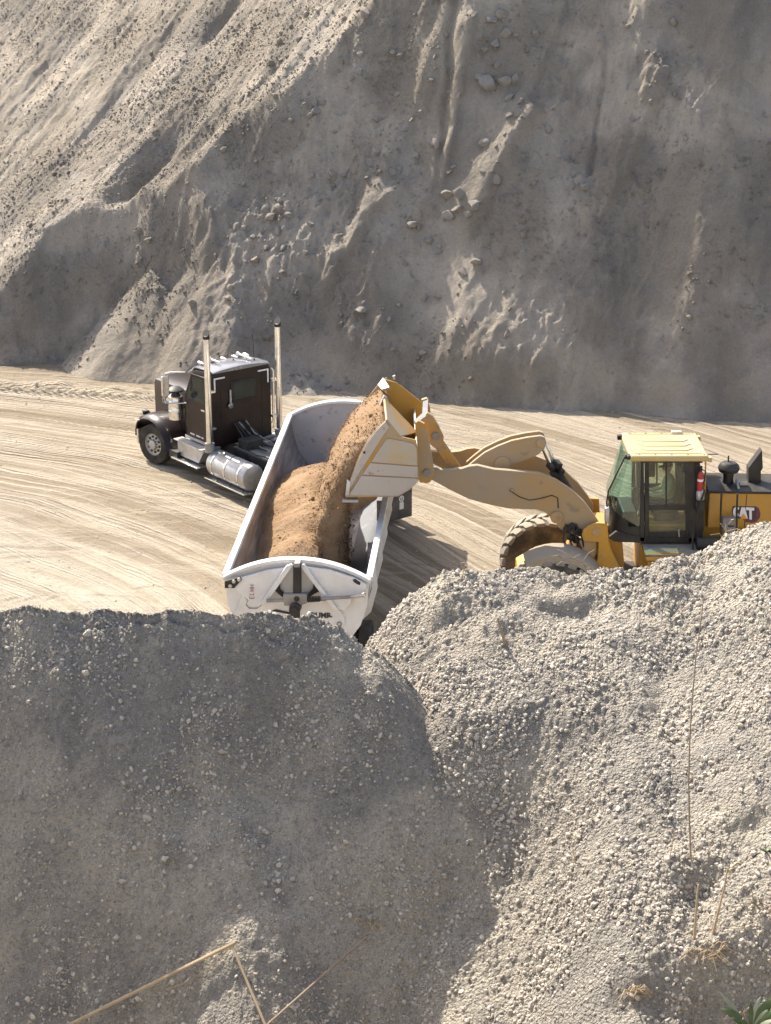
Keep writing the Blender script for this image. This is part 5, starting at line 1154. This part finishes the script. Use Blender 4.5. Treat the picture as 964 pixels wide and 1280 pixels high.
q0 = cabp(848, 215); q1 = cabp(840, 480); LB().tube([(q0.x, CN - 0.04, q0.z), (q1.x, CN - 0.04, q1.z)], 0.016, 6).build('rear_rail', M['yellow'], loader)
# cab floor, console, seat, wheel
fx0, fx1 = cabp(110, 860).x, cabp(830, 860).x; fz = cabp(400, 860).z
LB().box2(fx0, fx1, CN + 0.03, CF - 0.03, fz - 0.06, fz + 0.03).build('cab_floor', M['cab'], loader)
sx = cabp(560, 600).x
m = LB(); m.box2(sx - 0.28, sx + 0.26, 35.06, 35.58, fz + 0.36, fz + 0.52); m.box((sx + 0.30, 35.32, fz + 0.86), (0.14, 0.52, 0.76), (0, R(10), 0)); m.box2(sx - 0.2, sx + 0.2, 35.15, 35.5, fz, fz + 0.36); m.box((sx + 0.37, 35.32, fz + 1.30), (0.10, 0.28, 0.2), (0, R(10), 0))
m.build('seat', M['seat'], loader, 0.05)
m = LB(); m.tube([(sx - 0.62, 35.32, fz + 0.1), (sx - 0.52, 35.32, fz + 0.72)], 0.05, 10); m.build('steering_column', M['cab'], loader)
m = LB(); c = Vector((sx - 0.50, 35.32, fz + 0.76)); ax = Vector((0.45, 0, 0.9)).normalized(); a_ = ax.orthogonal().normalized(); b_ = ax.cross(a_)
m.tube([c + (a_ * math.cos(2 * math.pi * k / 20) + b_ * math.sin(2 * math.pi * k / 20)) * 0.2 for k in range(21)], 0.018, 8); m.tube([c - a_ * 0.2, c + a_ * 0.2], 0.014, 6); m.tube([c - b_ * 0.2, c + b_ * 0.2], 0.014, 6)
m.build('steering_wheel', M['cab'], loader)
m = LB(); m.box((cabp(425, 330).x, 34.86, cabp(425, 330).z), (0.16, 0.08, 0.30)); m.box((cabp(300, 520).x, 34.95, cabp(300, 520).z), (0.10, 0.06, 0.18)); m.build('display_screen', M['cab'], loader, 0.02)
m = LB(); m.box2(sx - 0.9, sx - 0.62, 34.85, 35.8, fz, fz + 0.5); m.box2(sx - 0.2, sx + 0.3, 35.62, 35.80, fz, fz + 0.62); m.build('console', M['cab'], loader, 0.03)
LB().plate([(fx1 - 0.22, CN + 0.05, fz), (fx1 - 0.22, CF - 0.05, fz), (fx1 - 0.22, CF - 0.05, fz + 0.75), (fx1 - 0.22, CN + 0.05, fz + 0.75)], 0.04).build('rear_wall', M['cab'], loader)
LB().plate([(fx1 - 0.22, CN + 0.05, fz + 0.77), (fx1 - 0.22, CF - 0.05, fz + 0.77), (fx1 - 0.25, CF - 0.05, rz0 - 0.12), (fx1 - 0.25, CN + 0.05, rz0 - 0.12)], 0.015).build('rear_window', M['glass_dark'], loader)
LB().box2(xa + 0.06, fx1 - 0.1, CN + 0.03, CF - 0.03, rz0 - 0.16, rz0 - 0.105).build('headliner', M['cab'], loader)
# extinguisher on the rear pillar
e0, e1 = cabp(803, 300), cabp(803, 455)
ext = thing('fire_extinguisher', (e0.x, CN - 0.13, e1.z), 0, 'red fire extinguisher strapped to the rear cab post of the loader', 'extinguisher')
hh = e0.z - e1.z
m = MB(); m.lathe([(0.001, 0), (0.05, 0.0), (0.058, 0.02), (0.058, hh * 0.8), (0.04, hh * 0.95), (0.02, hh), (0.001, hh)], (0, 0, 0), (0, 0, 1), 18); m.build('cylinder', M['red'], ext)
m = MB(); m.lathe([(0.0585, hh * 0.5), (0.0605, hh * 0.5), (0.0605, hh * 0.62), (0.0585, hh * 0.62)], (0, 0, 0), (0, 0, 1), 18, close=True); m.build('label_band', M['white_plain'], ext)
m = MB(); m.box((0, 0, hh + 0.04), (0.05, 0.04, 0.08)); m.box((-0.04, 0, hh + 0.10), (0.13, 0.025, 0.025)); m.tube([(0.03, 0, hh + 0.04), (0.09, 0, hh), (0.085, 0, hh * 0.5)], 0.012, 6); m.build('valve_handle', M['dark'], ext)
e0, e1 = cabp(800, 465), cabp(800, 530)
m = LB(); m.lathe([(0.001, 0), (0.07, 0.0), (0.085, 0.03), (0.085, e0.z - e1.z), (0.05, e0.z - e1.z + 0.05), (0.001, e0.z - e1.z + 0.06)], (e0.x, CN - 0.12, e1.z), (0, 0, 1), 16); m.build('washer_bottle', M['alu'], loader)
LB().box2(e0.x - 0.09, e0.x + 0.09, CN - 0.2, CN + 0.0, e1.z - 0.22, e1.z - 0.01).build('bottle_bracket', M['cab'], loader, 0.01)
# ---- rear body
HN, HF = 34.78, 35.90
hz = lambda u, v: onY(u, v, HN)
top, bot = hz(886, 616).z, hz(886, 660).z; x0, x1 = hz(885.6, 640).x, 9.6
hood_l = LB().box2(x0, x1, HN, HF, bot, top - 0.005).build('engine_hood', M['yellow'], loader, 0.02)
m = LB(); m.loft([[(x0 - 0.04 , y_, top + z_) for y_, z_ in ((HN - 0.03, 0), (HN - 0.03, 0.05), (HN + 0.12, 0.10), (HF - 0.12, 0.10), (HF + 0.03, 0.05), (HF + 0.03, 0))], [(x1 + 0.02, y_, top + z_ - 0.06) for y_, z_ in ((HN - 0.03, 0), (HN - 0.03, 0.05), (HN + 0.12, 0.10), (HF - 0.12, 0.10), (HF + 0.03, 0.05), (HF + 0.03, 0))]])
ht = m.build('hood_top', M['cab'], loader, 0.01)
for u in (901.5, 932.0): q = hz(u, 640); LB().box2(q.x - 0.008, q.x + 0.008, HN - 0.004, HN + 0.01, bot + 0.02, top - 0.03).build('panel_seam', M['cab'], hood_l)
# pre-cleaner, exhaust fin, antenna
c = onY(910, 603, 35.15)
m = LB(); m.lathe([(0.12, -0.05), (0.10, 0.10), (0.11, 0.2), (0.19, 0.23), (0.22, 0.30), (0.20, 0.36), (0.14, 0.42), (0.001, 0.44)], (c.x, 35.15, top + 0.1), (0, 0, 1), 24); pc = m.build('pre_cleaner', M['cab'], loader)
LB().cyl((c.x - 0.02, 35.15, top + 0.5), (c.x - 0.02, 35.15, top + 0.66), 0.016, n=8).build('antenna', M['cab'], pc)
fin = [(935, 603), (935, 584), (952, 561), (953, 584), (950.5, 588), (950.5, 604)]
far_poly(fin, 35.25, 35.18, 35.42, 'exhaust_stack', M['cab'], loader, 0.012)
m = LB(); q = onY(922, 606, 34.95); m.box((q.x, 34.95, top + 0.12), (0.05, 0.3, 0.05), (R(20), 0, 0)); m.box((q.x + 0.12, 35.0, top + 0.12), (0.16, 0.1, 0.06)); m.build('hood_latch', M['alu'], loader, 0.01)
# badge: letters, triangle and the dark ring behind
def b3(u, v): q = onY(880 + u / 10.667, 560 + v / 10.667, HN - 0.01); return (q.x, q.z)
m = LB(); ring_c = b3(655, 885); q1 = b3(755, 885); rr = abs(q1[0] - ring_c[0])
m.prism([b3(u, v) for u, v in ((520, 950), (560, 990), (640, 1000), (700, 985), (745, 930), (755, 880), (735, 810), (700, 780), (680, 780), (690, 810), (700, 850), (690, 930), (660, 965), (600, 965))], 'y', HN - 0.010, HN - 0.002); m.build('badge_ring', paint('badge_rim', (0.14, 0.03, 0.06), None, 0.6, 0, 0.3, 0.1, 3), hood_l)
m = LB(); m.prism([b3(u, v) for u, v in ((372, 850), (385, 775), (700, 782), (728, 830), (735, 890), (715, 945), (660, 968), (530, 955), (430, 930), (385, 905))], 'y', HN - 0.007, HN - 0.001); m.build('badge_ground', paint('badge_ground', (0.05, 0.022, 0.028), None, 0.6, 0, 0.3, 0.1, 3), hood_l)
for ch, poly in (('C', [(470, 790), (420, 785), (392, 815), (385, 865), (395, 900), (430, 915), (462, 905), (462, 872), (432, 880), (420, 865), (422, 830), (435, 818), (465, 822)]),
                 ('A', [(468, 915), (500, 790), (548, 792), (585, 940), (548, 938), (538, 900), (505, 896), (500, 918)]),
                 ('T', [(560, 788), (672, 796), (670, 835), (638, 832), (640, 955), (604, 950), (604, 830), (562, 826)])):
    LB().prism([b3(*p) for p in poly], 'y', HN - 0.016, HN - 0.0105).build('badge_letter', M['white_plain'], hood_l)
LB().prism([b3(*p) for p in ((480, 945), (528, 870), (580, 945))], 'y', HN - 0.020, HN - 0.0165).build('badge_triangle', M['text_orange'], hood_l)
# platform, steps, rails, rear frame
M['plat'] = paint('dusty_platform', (0.10, 0.095, 0.09), (0.16, 0.15, 0.135), 0.8, 0, 0.8, 0.9, 3)
p0 = onY(806, 690, 34.2)
LB().box2(p0.x, 8.4, 34.05, 34.9, p0.z - 0.05, p0.z).build('platform', M['plat'], loader, 0.01)
LB().box2(5.15, 9.4, 34.92, 35.8, 0.75, bot + 0.02).build('rear_frame', M['yellow'], loader, 0.03)
ypoly([(808, 693), (858, 693), (858, 716), (870, 742), (831, 742), (829, 702), (808, 701)], 34.06, 34.2, 'step_panel', M['yellow'])
ypoly([(821, 700), (829.5, 700), (829.5, 745), (821, 745)], 34.0, 34.055, 'step_post', M['yellow'])
ypoly([(810, 702), (816, 702), (818, 740), (812, 740)], 34.3, 34.4, 'step_post', M['yellow'])
for k in range(2): LB().box2(5.25, 5.75, 33.98, 34.3, 0.55 + 0.4 * k, 0.59 + 0.4 * k).build('step', M['dark'], loader)
LB().box2(4.4, 5.3, 35.0, 35.7, 0.8, 1.15).build('hitch', M['dark'], loader, 0.03)
for px in ([(866, 735), (866, 668), (872, 640), (881, 612)], [(901, 680), (901, 640), (902, 617)], [(921, 668), (921, 640), (922, 617)]):
    q = [onY(u, v, 34.35) for u, v in px]; LB().tube(q, 0.02, 8).build('hand_rail', M['cab'], loader)
m = LB(); q = onY(912, 652, 34.5); m.box((q.x, 34.55, q.z), (0.28, 0.14, 0.16)); m.box((q.x + 0.03, 34.5, q.z - 0.2), (0.18, 0.12, 0.2)); m.box((q.x - 0.08, 34.5, q.z - 0.12), (0.1, 0.1, 0.14)); m.build('fuel_filter', M['steel'], loader, 0.02)
m = LB(); q = onY(900, 682, 34.3); m.cyl((q.x - 0.45, 34.4, q.z), (q.x + 0.6, 34.4, q.z), 0.13, n=18); m.build('air_tank', M['dark'], loader)
m = LB(); m.box2(9.4, 10.1, 34.7, 36.0, 0.75, 1.7); m.build('counterweight', M['yellow'], loader, 0.08)
m = LB(); m.tube([(4.9, 34.9, 1.0), (5.1, 34.7, 1.15), (5.4, 34.75, 1.05)], 0.03, 8); m.build('steering_hose', M['dark'], loader)

# ------------------------------------------------------------ driver in the loader cab
def skin_body(name, joints, bones, mat, parent, root=0):
    me = bpy.data.meshes.new(name); me.from_pydata([j[:3] for j in joints], bones, []); o = link(bpy.data.objects.new(name, me), parent)
    sk = o.modifiers.new('skin', 'SKIN'); me.materials.append(mat)
    layer = me.skin_vertices[0] if me.skin_vertices else None
    for i, j in enumerate(joints):
        layer.data[i].radius = (j[3], j[4] if len(j) > 4 else j[3]); layer.data[i].use_root = (i == root)
    ss = o.modifiers.new('sub', 'SUBSURF'); ss.levels = 1; ss.render_levels = 2; sk.use_smooth_shade = True
    return o
px0, pz0 = sx + 0.10, fz + 0.60
driver = thing('person', (px0, 35.32, fz + 0.5), 0, 'person in a pale shirt and dark cap driving the yellow loader', 'person')
ensure = bpy.data.meshes.new('tmp')
def build_driver():
    J = [(0.0, 0, 0.08, 0.16, 0.13), (0.0, 0, 0.26, 0.15, 0.12), (-0.02, 0, 0.44, 0.17, 0.12), (-0.03, 0, 0.55, 0.10, 0.09), (-0.04, 0, 0.62, 0.06), (-0.05, 0, 0.68, 0.055)]
    B = [(0, 1), (1, 2), (2, 3), (3, 4), (4, 5)]
    for s in (-1, 1):
        k = len(J)
        J += [(-0.03, s * 0.18, 0.50, 0.07), (-0.12, s * 0.24, 0.28, 0.055), (-0.36, s * 0.17, 0.24, 0.042), (-0.46, s * 0.15, 0.28, 0.035)]
        B += [(3, k), (k, k + 1), (k + 1, k + 2), (k + 2, k + 3)]
        k = len(J)
        J += [(-0.12, s * 0.11, 0.06, 0.095), (-0.45, s * 0.14, 0.06, 0.075), (-0.52, s * 0.14, -0.30, 0.055), (-0.55, s * 0.14, -0.44, 0.045), (-0.70, s * 0.14, -0.46, 0.035)]
        B += [(0, k), (k, k + 1), (k + 1, k + 2), (k + 2, k + 3), (k + 3, k + 4)]
    me = bpy.data.meshes.new('body'); me.from_pydata([j[:3] for j in J], B, []); me.update()
    o = link(bpy.data.objects.new('body', me), driver)
    mod = o.modifiers.new('skin', 'SKIN'); mod.use_smooth_shade = True
    if not len(me.skin_vertices):
        bpy.context.view_layer.objects.active = o; o.select_set(True); bpy.ops.mesh.customdata_skin_add(); o.select_set(False)
    d = me.skin_vertices[0].data
    for i, j in enumerate(J): d[i].radius = (j[3], j[4] if len(j) > 4 else j[3]); d[i].use_root = (i == 0)
    ss = o.modifiers.new('sub', 'SUBSURF'); ss.levels = 1; ss.render_levels = 2
    me.materials.append(M['hivis'])
    for s in (-1, 1):                   # hands: palm and five fingers closed on the wheel
        h = MB(); base = Vector((-0.46, s * 0.15, 0.28))
        h.tube([base, base + Vector((-0.05, 0, 0.025)), base + Vector((-0.09, 0, 0.02))], 0.03, 10, rs=[0.026, 0.036, 0.030])
        for f in range(4):
            yo = (f - 1.5) * 0.018; b0 = base + Vector((-0.085, yo, 0.022)); l = (0.9, 1.0, 0.95, 0.75)[f]
            h.tube([b0, b0 + Vector((-0.035 * l, 0, 0.0)), b0 + Vector((-0.045 * l, 0, -0.03)), b0 + Vector((-0.02, 0, -0.045))], 0.009, 6)
        b0 = base + Vector((-0.04, -s * 0.028, 0.015)); h.tube([b0, b0 + Vector((-0.03, -s * 0.02, -0.012)), b0 + Vector((-0.055, -s * 0.012, -0.025))], 0.010, 6)
        h.build('hand', M['skin'], driver, sharp=60)
    bm = bmesh.new(); bmesh.ops.create_uvsphere(bm, u_segments=20, v_segments=14, radius=1)
    for v in bm.verts:
        x, y, z = v.co; jaw = 1 - 0.22 * max(0, -z)
        v.co = Vector((x * 0.098 * jaw - 0.012 * max(0, -z), y * 0.076 * jaw, z * 0.118))
        if v.co.x < -0.07 and abs(v.co.y) < 0.02 and -0.03 < v.co.z < 0.02: v.co.x -= 0.022
        if v.co.x < -0.06 and 0.015 < abs(v.co.y) < 0.045 and 0.005 < v.co.z < 0.04: v.co.x += 0.008
    me = bpy.data.meshes.new('head'); bm.to_mesh(me); bm.free(); me.shade_smooth(); me.materials.append(M['skin'])
    hd = link(bpy.data.objects.new('head', me), driver); hd.location = (-0.065, 0, 0.79); hd.rotation_euler = (0, R(-8), R(8))
    for s in (-1, 1):
        MB().lathe([(0.001, -0.006), (0.022, -0.006), (0.028, 0.006), (0.001, 0.01)], (0.005, s * 0.078, -0.005), (0, s, 0.1), 10).build('ear', M['skin'], hd)
        MB().lathe([(0.001, -0.004), (0.010, 0), (0.001, 0.005)], (-0.088, s * 0.03, 0.02), (-1, 0, 0), 8).build('eye', M['hair'], hd)
    MB().tube([(-0.096, -0.022, -0.055), (-0.101, 0, -0.057), (-0.096, 0.022, -0.055)], 0.006, 6).build('mouth', paint('lips', (0.30, 0.12, 0.10), None, 0.6, 0, 0, 0, 3), hd)
    m = MB(); m.lathe([(0.104, 0.025), (0.103, 0.06), (0.085, 0.10), (0.05, 0.128), (0.001, 0.134)], (0.004, 0, 0), (0, 0, 1), 18); m.prism([(-0.09, -0.06), (-0.175, -0.045), (-0.185, 0), (-0.175, 0.045), (-0.09, 0.06)], 'z', 0.03, 0.04); m.build('cap', M['hair'], hd)
    m = MB(); m.tube([(-0.06, 0.17, 0.03), (0.02, 0.17, 0.1), (0.02, -0.17, 0.1), (-0.06, -0.17, 0.03)], 0.03, 8)
    lg = MB()
    for s in (-1, 1): lg.tube([(0.03, s * 0.09, 0.06), (-0.12, s * 0.11, 0.06), (-0.45, s * 0.14, 0.07), (-0.50, s * 0.14, 0.02), (-0.525, s * 0.14, -0.30), (-0.55, s * 0.14, -0.43)], 0.1, 12, rs=[0.135, 0.112, 0.092, 0.092, 0.075, 0.07])
    lg.build('trousers', M['jeans'], driver, sharp=60)
build_driver()

# ------------------------------------------------------------ dry weeds, reeds and the green plant on the mound
mh = lambda x, y: mound_h(x, y, False)
def mhit(u, v):
    while True:
        P = march(mh, u, v, 5.6, 10.8, 2000)
        if P is not None: return P
        v += 2
def stalk(name, px, label, rad, mat='straw', lean=0.0, heads=0, group=None, base_off=0.0, twigs=0, cat='dry stalk', lift=None):
    """px: pixel polyline, first point is rooted in the mound; the stem stands in the vertical plane through its root"""
    b = mhit(*px[0]); pts = [b - Vector((0, 0, 0.03))]
    for i, (u, v) in enumerate(px):
        p = onY(u, v, b.y - lean * i); pts.append(p)
    o = MB(b); n = len(pts); o.tube(pts, rad, 6, rs=[rad * (1 - 0.55 * i / (n - 1)) for i in range(n)])
    root = thing(name, b, 0, label, cat, group)
    o.build('stem', M[mat], root)
    r_ = random.Random(int(px[0][0] + px[0][1]))
    for k in range(heads):
        q = pts[-1] + Vector((r_.uniform(-.02, .02), r_.uniform(-.02, .02), -0.03 * k)); e = q + Vector((r_.uniform(-.05, .05), r_.uniform(-.04, .04), r_.uniform(0.0, .05)))
        MB(b).tube([q, (q + e) / 2 + Vector((0, 0, .01)), e], rad * 0.8, 5, rs=[rad * 0.6, rad * 0.9, rad * 0.3]).build('seed_head', M[mat], root)
    for k in range(twigs):
        i = r_.randint(1, n - 2); q = pts[i]; e = q + Vector((r_.uniform(-.09, .09), r_.uniform(-.06, .03), r_.uniform(-.01, .09)))
        MB(b).tube([q, (q + e) / 2 + Vector((r_.uniform(-.02, .02), 0, .015)), e], rad * 0.45, 5).build('twig', M[mat], root)
    return root
stalk('dry_stalk', [(864, 1078), (862, 1030), (861, 980), (862, 930), (865, 880), (870, 820), (876, 780), (880, 745)], 'tall thin bare stalk standing on the sunlit right slope', 0.0045, 'straw_dark', 0.0, 0)
stalk('dry_stalk', [(868, 1172), (870, 1140), (873, 1106)], 'short thick broken stalk above the hollow at lower right', 0.008, 'straw', 0.0, 0)
stalk('dry_stalk', [(892, 1164), (899, 1135), (905, 1112), (910, 1084)], 'leaning broken stalk just right of the short thick one', 0.007, 'straw', 0.005, 2)
stalk('dry_stalk', [(719, 1078), (716, 1060), (713, 1042)], 'faint pale grass stalk in the middle of the sunlit slope', 0.003, 'straw', 0.0, 1)
stalk('dry_stalk', [(836, 1078), (840, 1060), (842, 1040)], 'thin stub of grass left of the tall bare stalk', 0.003, 'straw', 0.0, 0)
stalk('dry_weed', [(577, 722), (580, 714), (586, 709)], 'tiny dry weed sprouting on the crest beside the trailer shadow', 0.0035, 'straw', 0.0, 1, twigs=2, cat='weed')
stalk('dry_weed', [(733, 712), (728, 703), (716, 698), (705, 697)], 'brown twiggy weed on the crest in front of the loader tyre', 0.005, 'straw_dark', 0.01, 2, twigs=6, cat='weed')
stalk('dry_weed', [(880, 704), (884, 694), (892, 687), (903, 672), (908, 664), (907, 655)], 'pale forked twig on the crest in front of the loader hood', 0.004, 'straw', 0.0, 1, twigs=4, cat='weed')
stalk('dry_weed', [(868, 712), (862, 704), (856, 697)], 'sparse dry grass wisps on the crest below the loader step', 0.0025, 'straw_dark', 0.0, 1, twigs=5, cat='weed')
stalk('dry_weed', [(632, 806), (627, 790), (622, 772)], 'half buried brown root on the right slope below the loader tyre', 0.011, 'straw_dark', 0.02, 0, cat='root')
# bent reed lying against the left bank: two straight halves meeting at a kink
def lying(name, runs, label, cat, mat='straw'):
    b = mhit(*runs[0][0][0]); root = thing(name, b, 0, label, cat)
    for px, rad, off, part in runs:
        pts = []
        for (u, v) in px:
            p = mhit(u, v); pts.append(p + Vector((0, -0.75, 0.66)) * off)
        pts2 = [pts[0].lerp(pts[-1], t) for t in np.linspace(0, 1, 9)] if len(px) == 2 else pts
        MB(b).tube(pts2, rad, 7).build(part, M[mat], root)
    return root
lying('bent_reed', [([(88, 1283), (296, 1180)], 0.0085, 0.05, 'stem'), ([(290, 1181), (333, 1284)], 0.006, 0.05, 'broken_tip'), ([(290, 1184), (270, 1205), (240, 1226), (210, 1238)], 0.0025, 0.03, 'leaf_blade')], 'straw coloured reed snapped into a V on the shaded bank', 'reed')
lying('dry_stalk', [([(334, 1283), (458, 1173)], 0.0055, 0.04, 'stem'), ([(452, 1176), (462, 1160), (466, 1146)], 0.004, 0.03, 'stub')], 'grey brown stalk lying diagonally right of the snapped reed', 'dry stalk', 'straw_dark')
# dry tufts at the hollow's edge
def tuft(u, v, n, ln, label, mat='straw'):
    b = mhit(u, v); root = thing('dry_tuft', b, 0, label, 'dry grass'); r_ = random.Random(u)
    for k in range(n):
        a = r_.uniform(0, 6.28); l = ln * r_.uniform(0.5, 1.1); q = b + Vector((r_.uniform(-.05, .05), r_.uniform(-.05, .02), -0.01))
        mid = q + Vector((math.cos(a) * l * 0.5, math.sin(a) * l * 0.3 - 0.02, l * 0.45)); e = q + Vector((math.cos(a) * l, math.sin(a) * l * 0.5 - 0.04, l * r_.uniform(-0.1, 0.5)))
        MB(b).tube([q, mid, e], 0.0022, 5, rs=[0.003, 0.0025, 0.001]).build('blade', M[mat], root)
tuft(880, 1190, 22, 0.13, 'tangle of dry roots and grass at the base of the broken stalks')
tuft(800, 1235, 16, 0.10, 'low dry grass tuft at the left edge of the shadowed hollow')
tuft(958, 1130, 14, 0.12, 'fringe of brown roots hanging over the hollow at the right edge', 'straw_dark')
tuft(465, 1150, 10, 0.06, 'small dry tuft beside the grey brown lying stalk')
tuft(940, 1262, 12, 0.08, 'pale curled dry leaves around the green plant')
# green leafy plant at the lower right corner
b = mhit(940, 1292)
plant = thing('green_plant', b, 0, 'green leafy weed with long blades at the lower right corner', 'plant')
def leaf(p0, p1, p2, w, mat):
    m = MB(b); N_ = 9; L = []
    for i in range(N_):
        t = i / (N_ - 1); c = (1 - t) ** 2 * p0 + 2 * t * (1 - t) * p1 + t * t * p2; d = (2 * (1 - t) * (p1 - p0) + 2 * t * (p2 - p1)).normalized()
        s = d.cross(Vector((0, -0.6, 0.8))).normalized(); ww = w * math.sin(math.pi * min(1, t * 0.92 + 0.08)) ** 0.7 + 0.001; nrm = s.cross(d)
        L.append([c - s * ww, c - nrm * ww * 0.25, c + s * ww, c + nrm * 0.002])
    m.loft(L); m.build('leaf', M[mat], plant, sharp=60)
def lp(u, v, dy): return onY(u, v, b.y + dy)
for tip, mid, dy, w, mat in (((899, 1262), (920, 1262), -0.02, 0.018, 'leaf'), ((900, 1241), (915, 1255), 0.03, 0.010, 'leaf_pale'), ((968, 1246), (952, 1262), 0.02, 0.022, 'leaf'), ((951, 1246), (943, 1258), 0.04, 0.010, 'leaf_pale'), ((972, 1262), (955, 1270), -0.03, 0.016, 'leaf'), ((925, 1276), (930, 1276), -0.05, 0.013, 'leaf'), ((968, 1276), (955, 1276), -0.05, 0.010, 'leaf_pale'), ((938, 1254), (940, 1266), 0.03, 0.009, 'leaf'), ((913, 1274), (925, 1272), -0.06, 0.012, 'leaf'), ((960, 1262), (950, 1272), -0.01, 0.012, 'leaf_pale')):
    leaf(b + Vector((0, 0, -0.01)), lp(*mid, dy * 0.6), lp(*tip, dy), w, mat)
b2 = mhit(900, 1242); gb = thing('green_plant', mhit(958, 1066), 0, 'tiny green sprout near the right edge above the hollow', 'plant'); b = Vector(gb.location)
for k in range(7):
    a = k * 0.9; m = MB(b); m.tube([b, b + Vector((math.cos(a) * .02, -.01, .02)), b + Vector((math.cos(a) * .04, -.02 + .02 * math.sin(a), .03))], 0.004, 5, rs=[.002, .005, .001]); m.build('leaf', M['leaf'], gb)
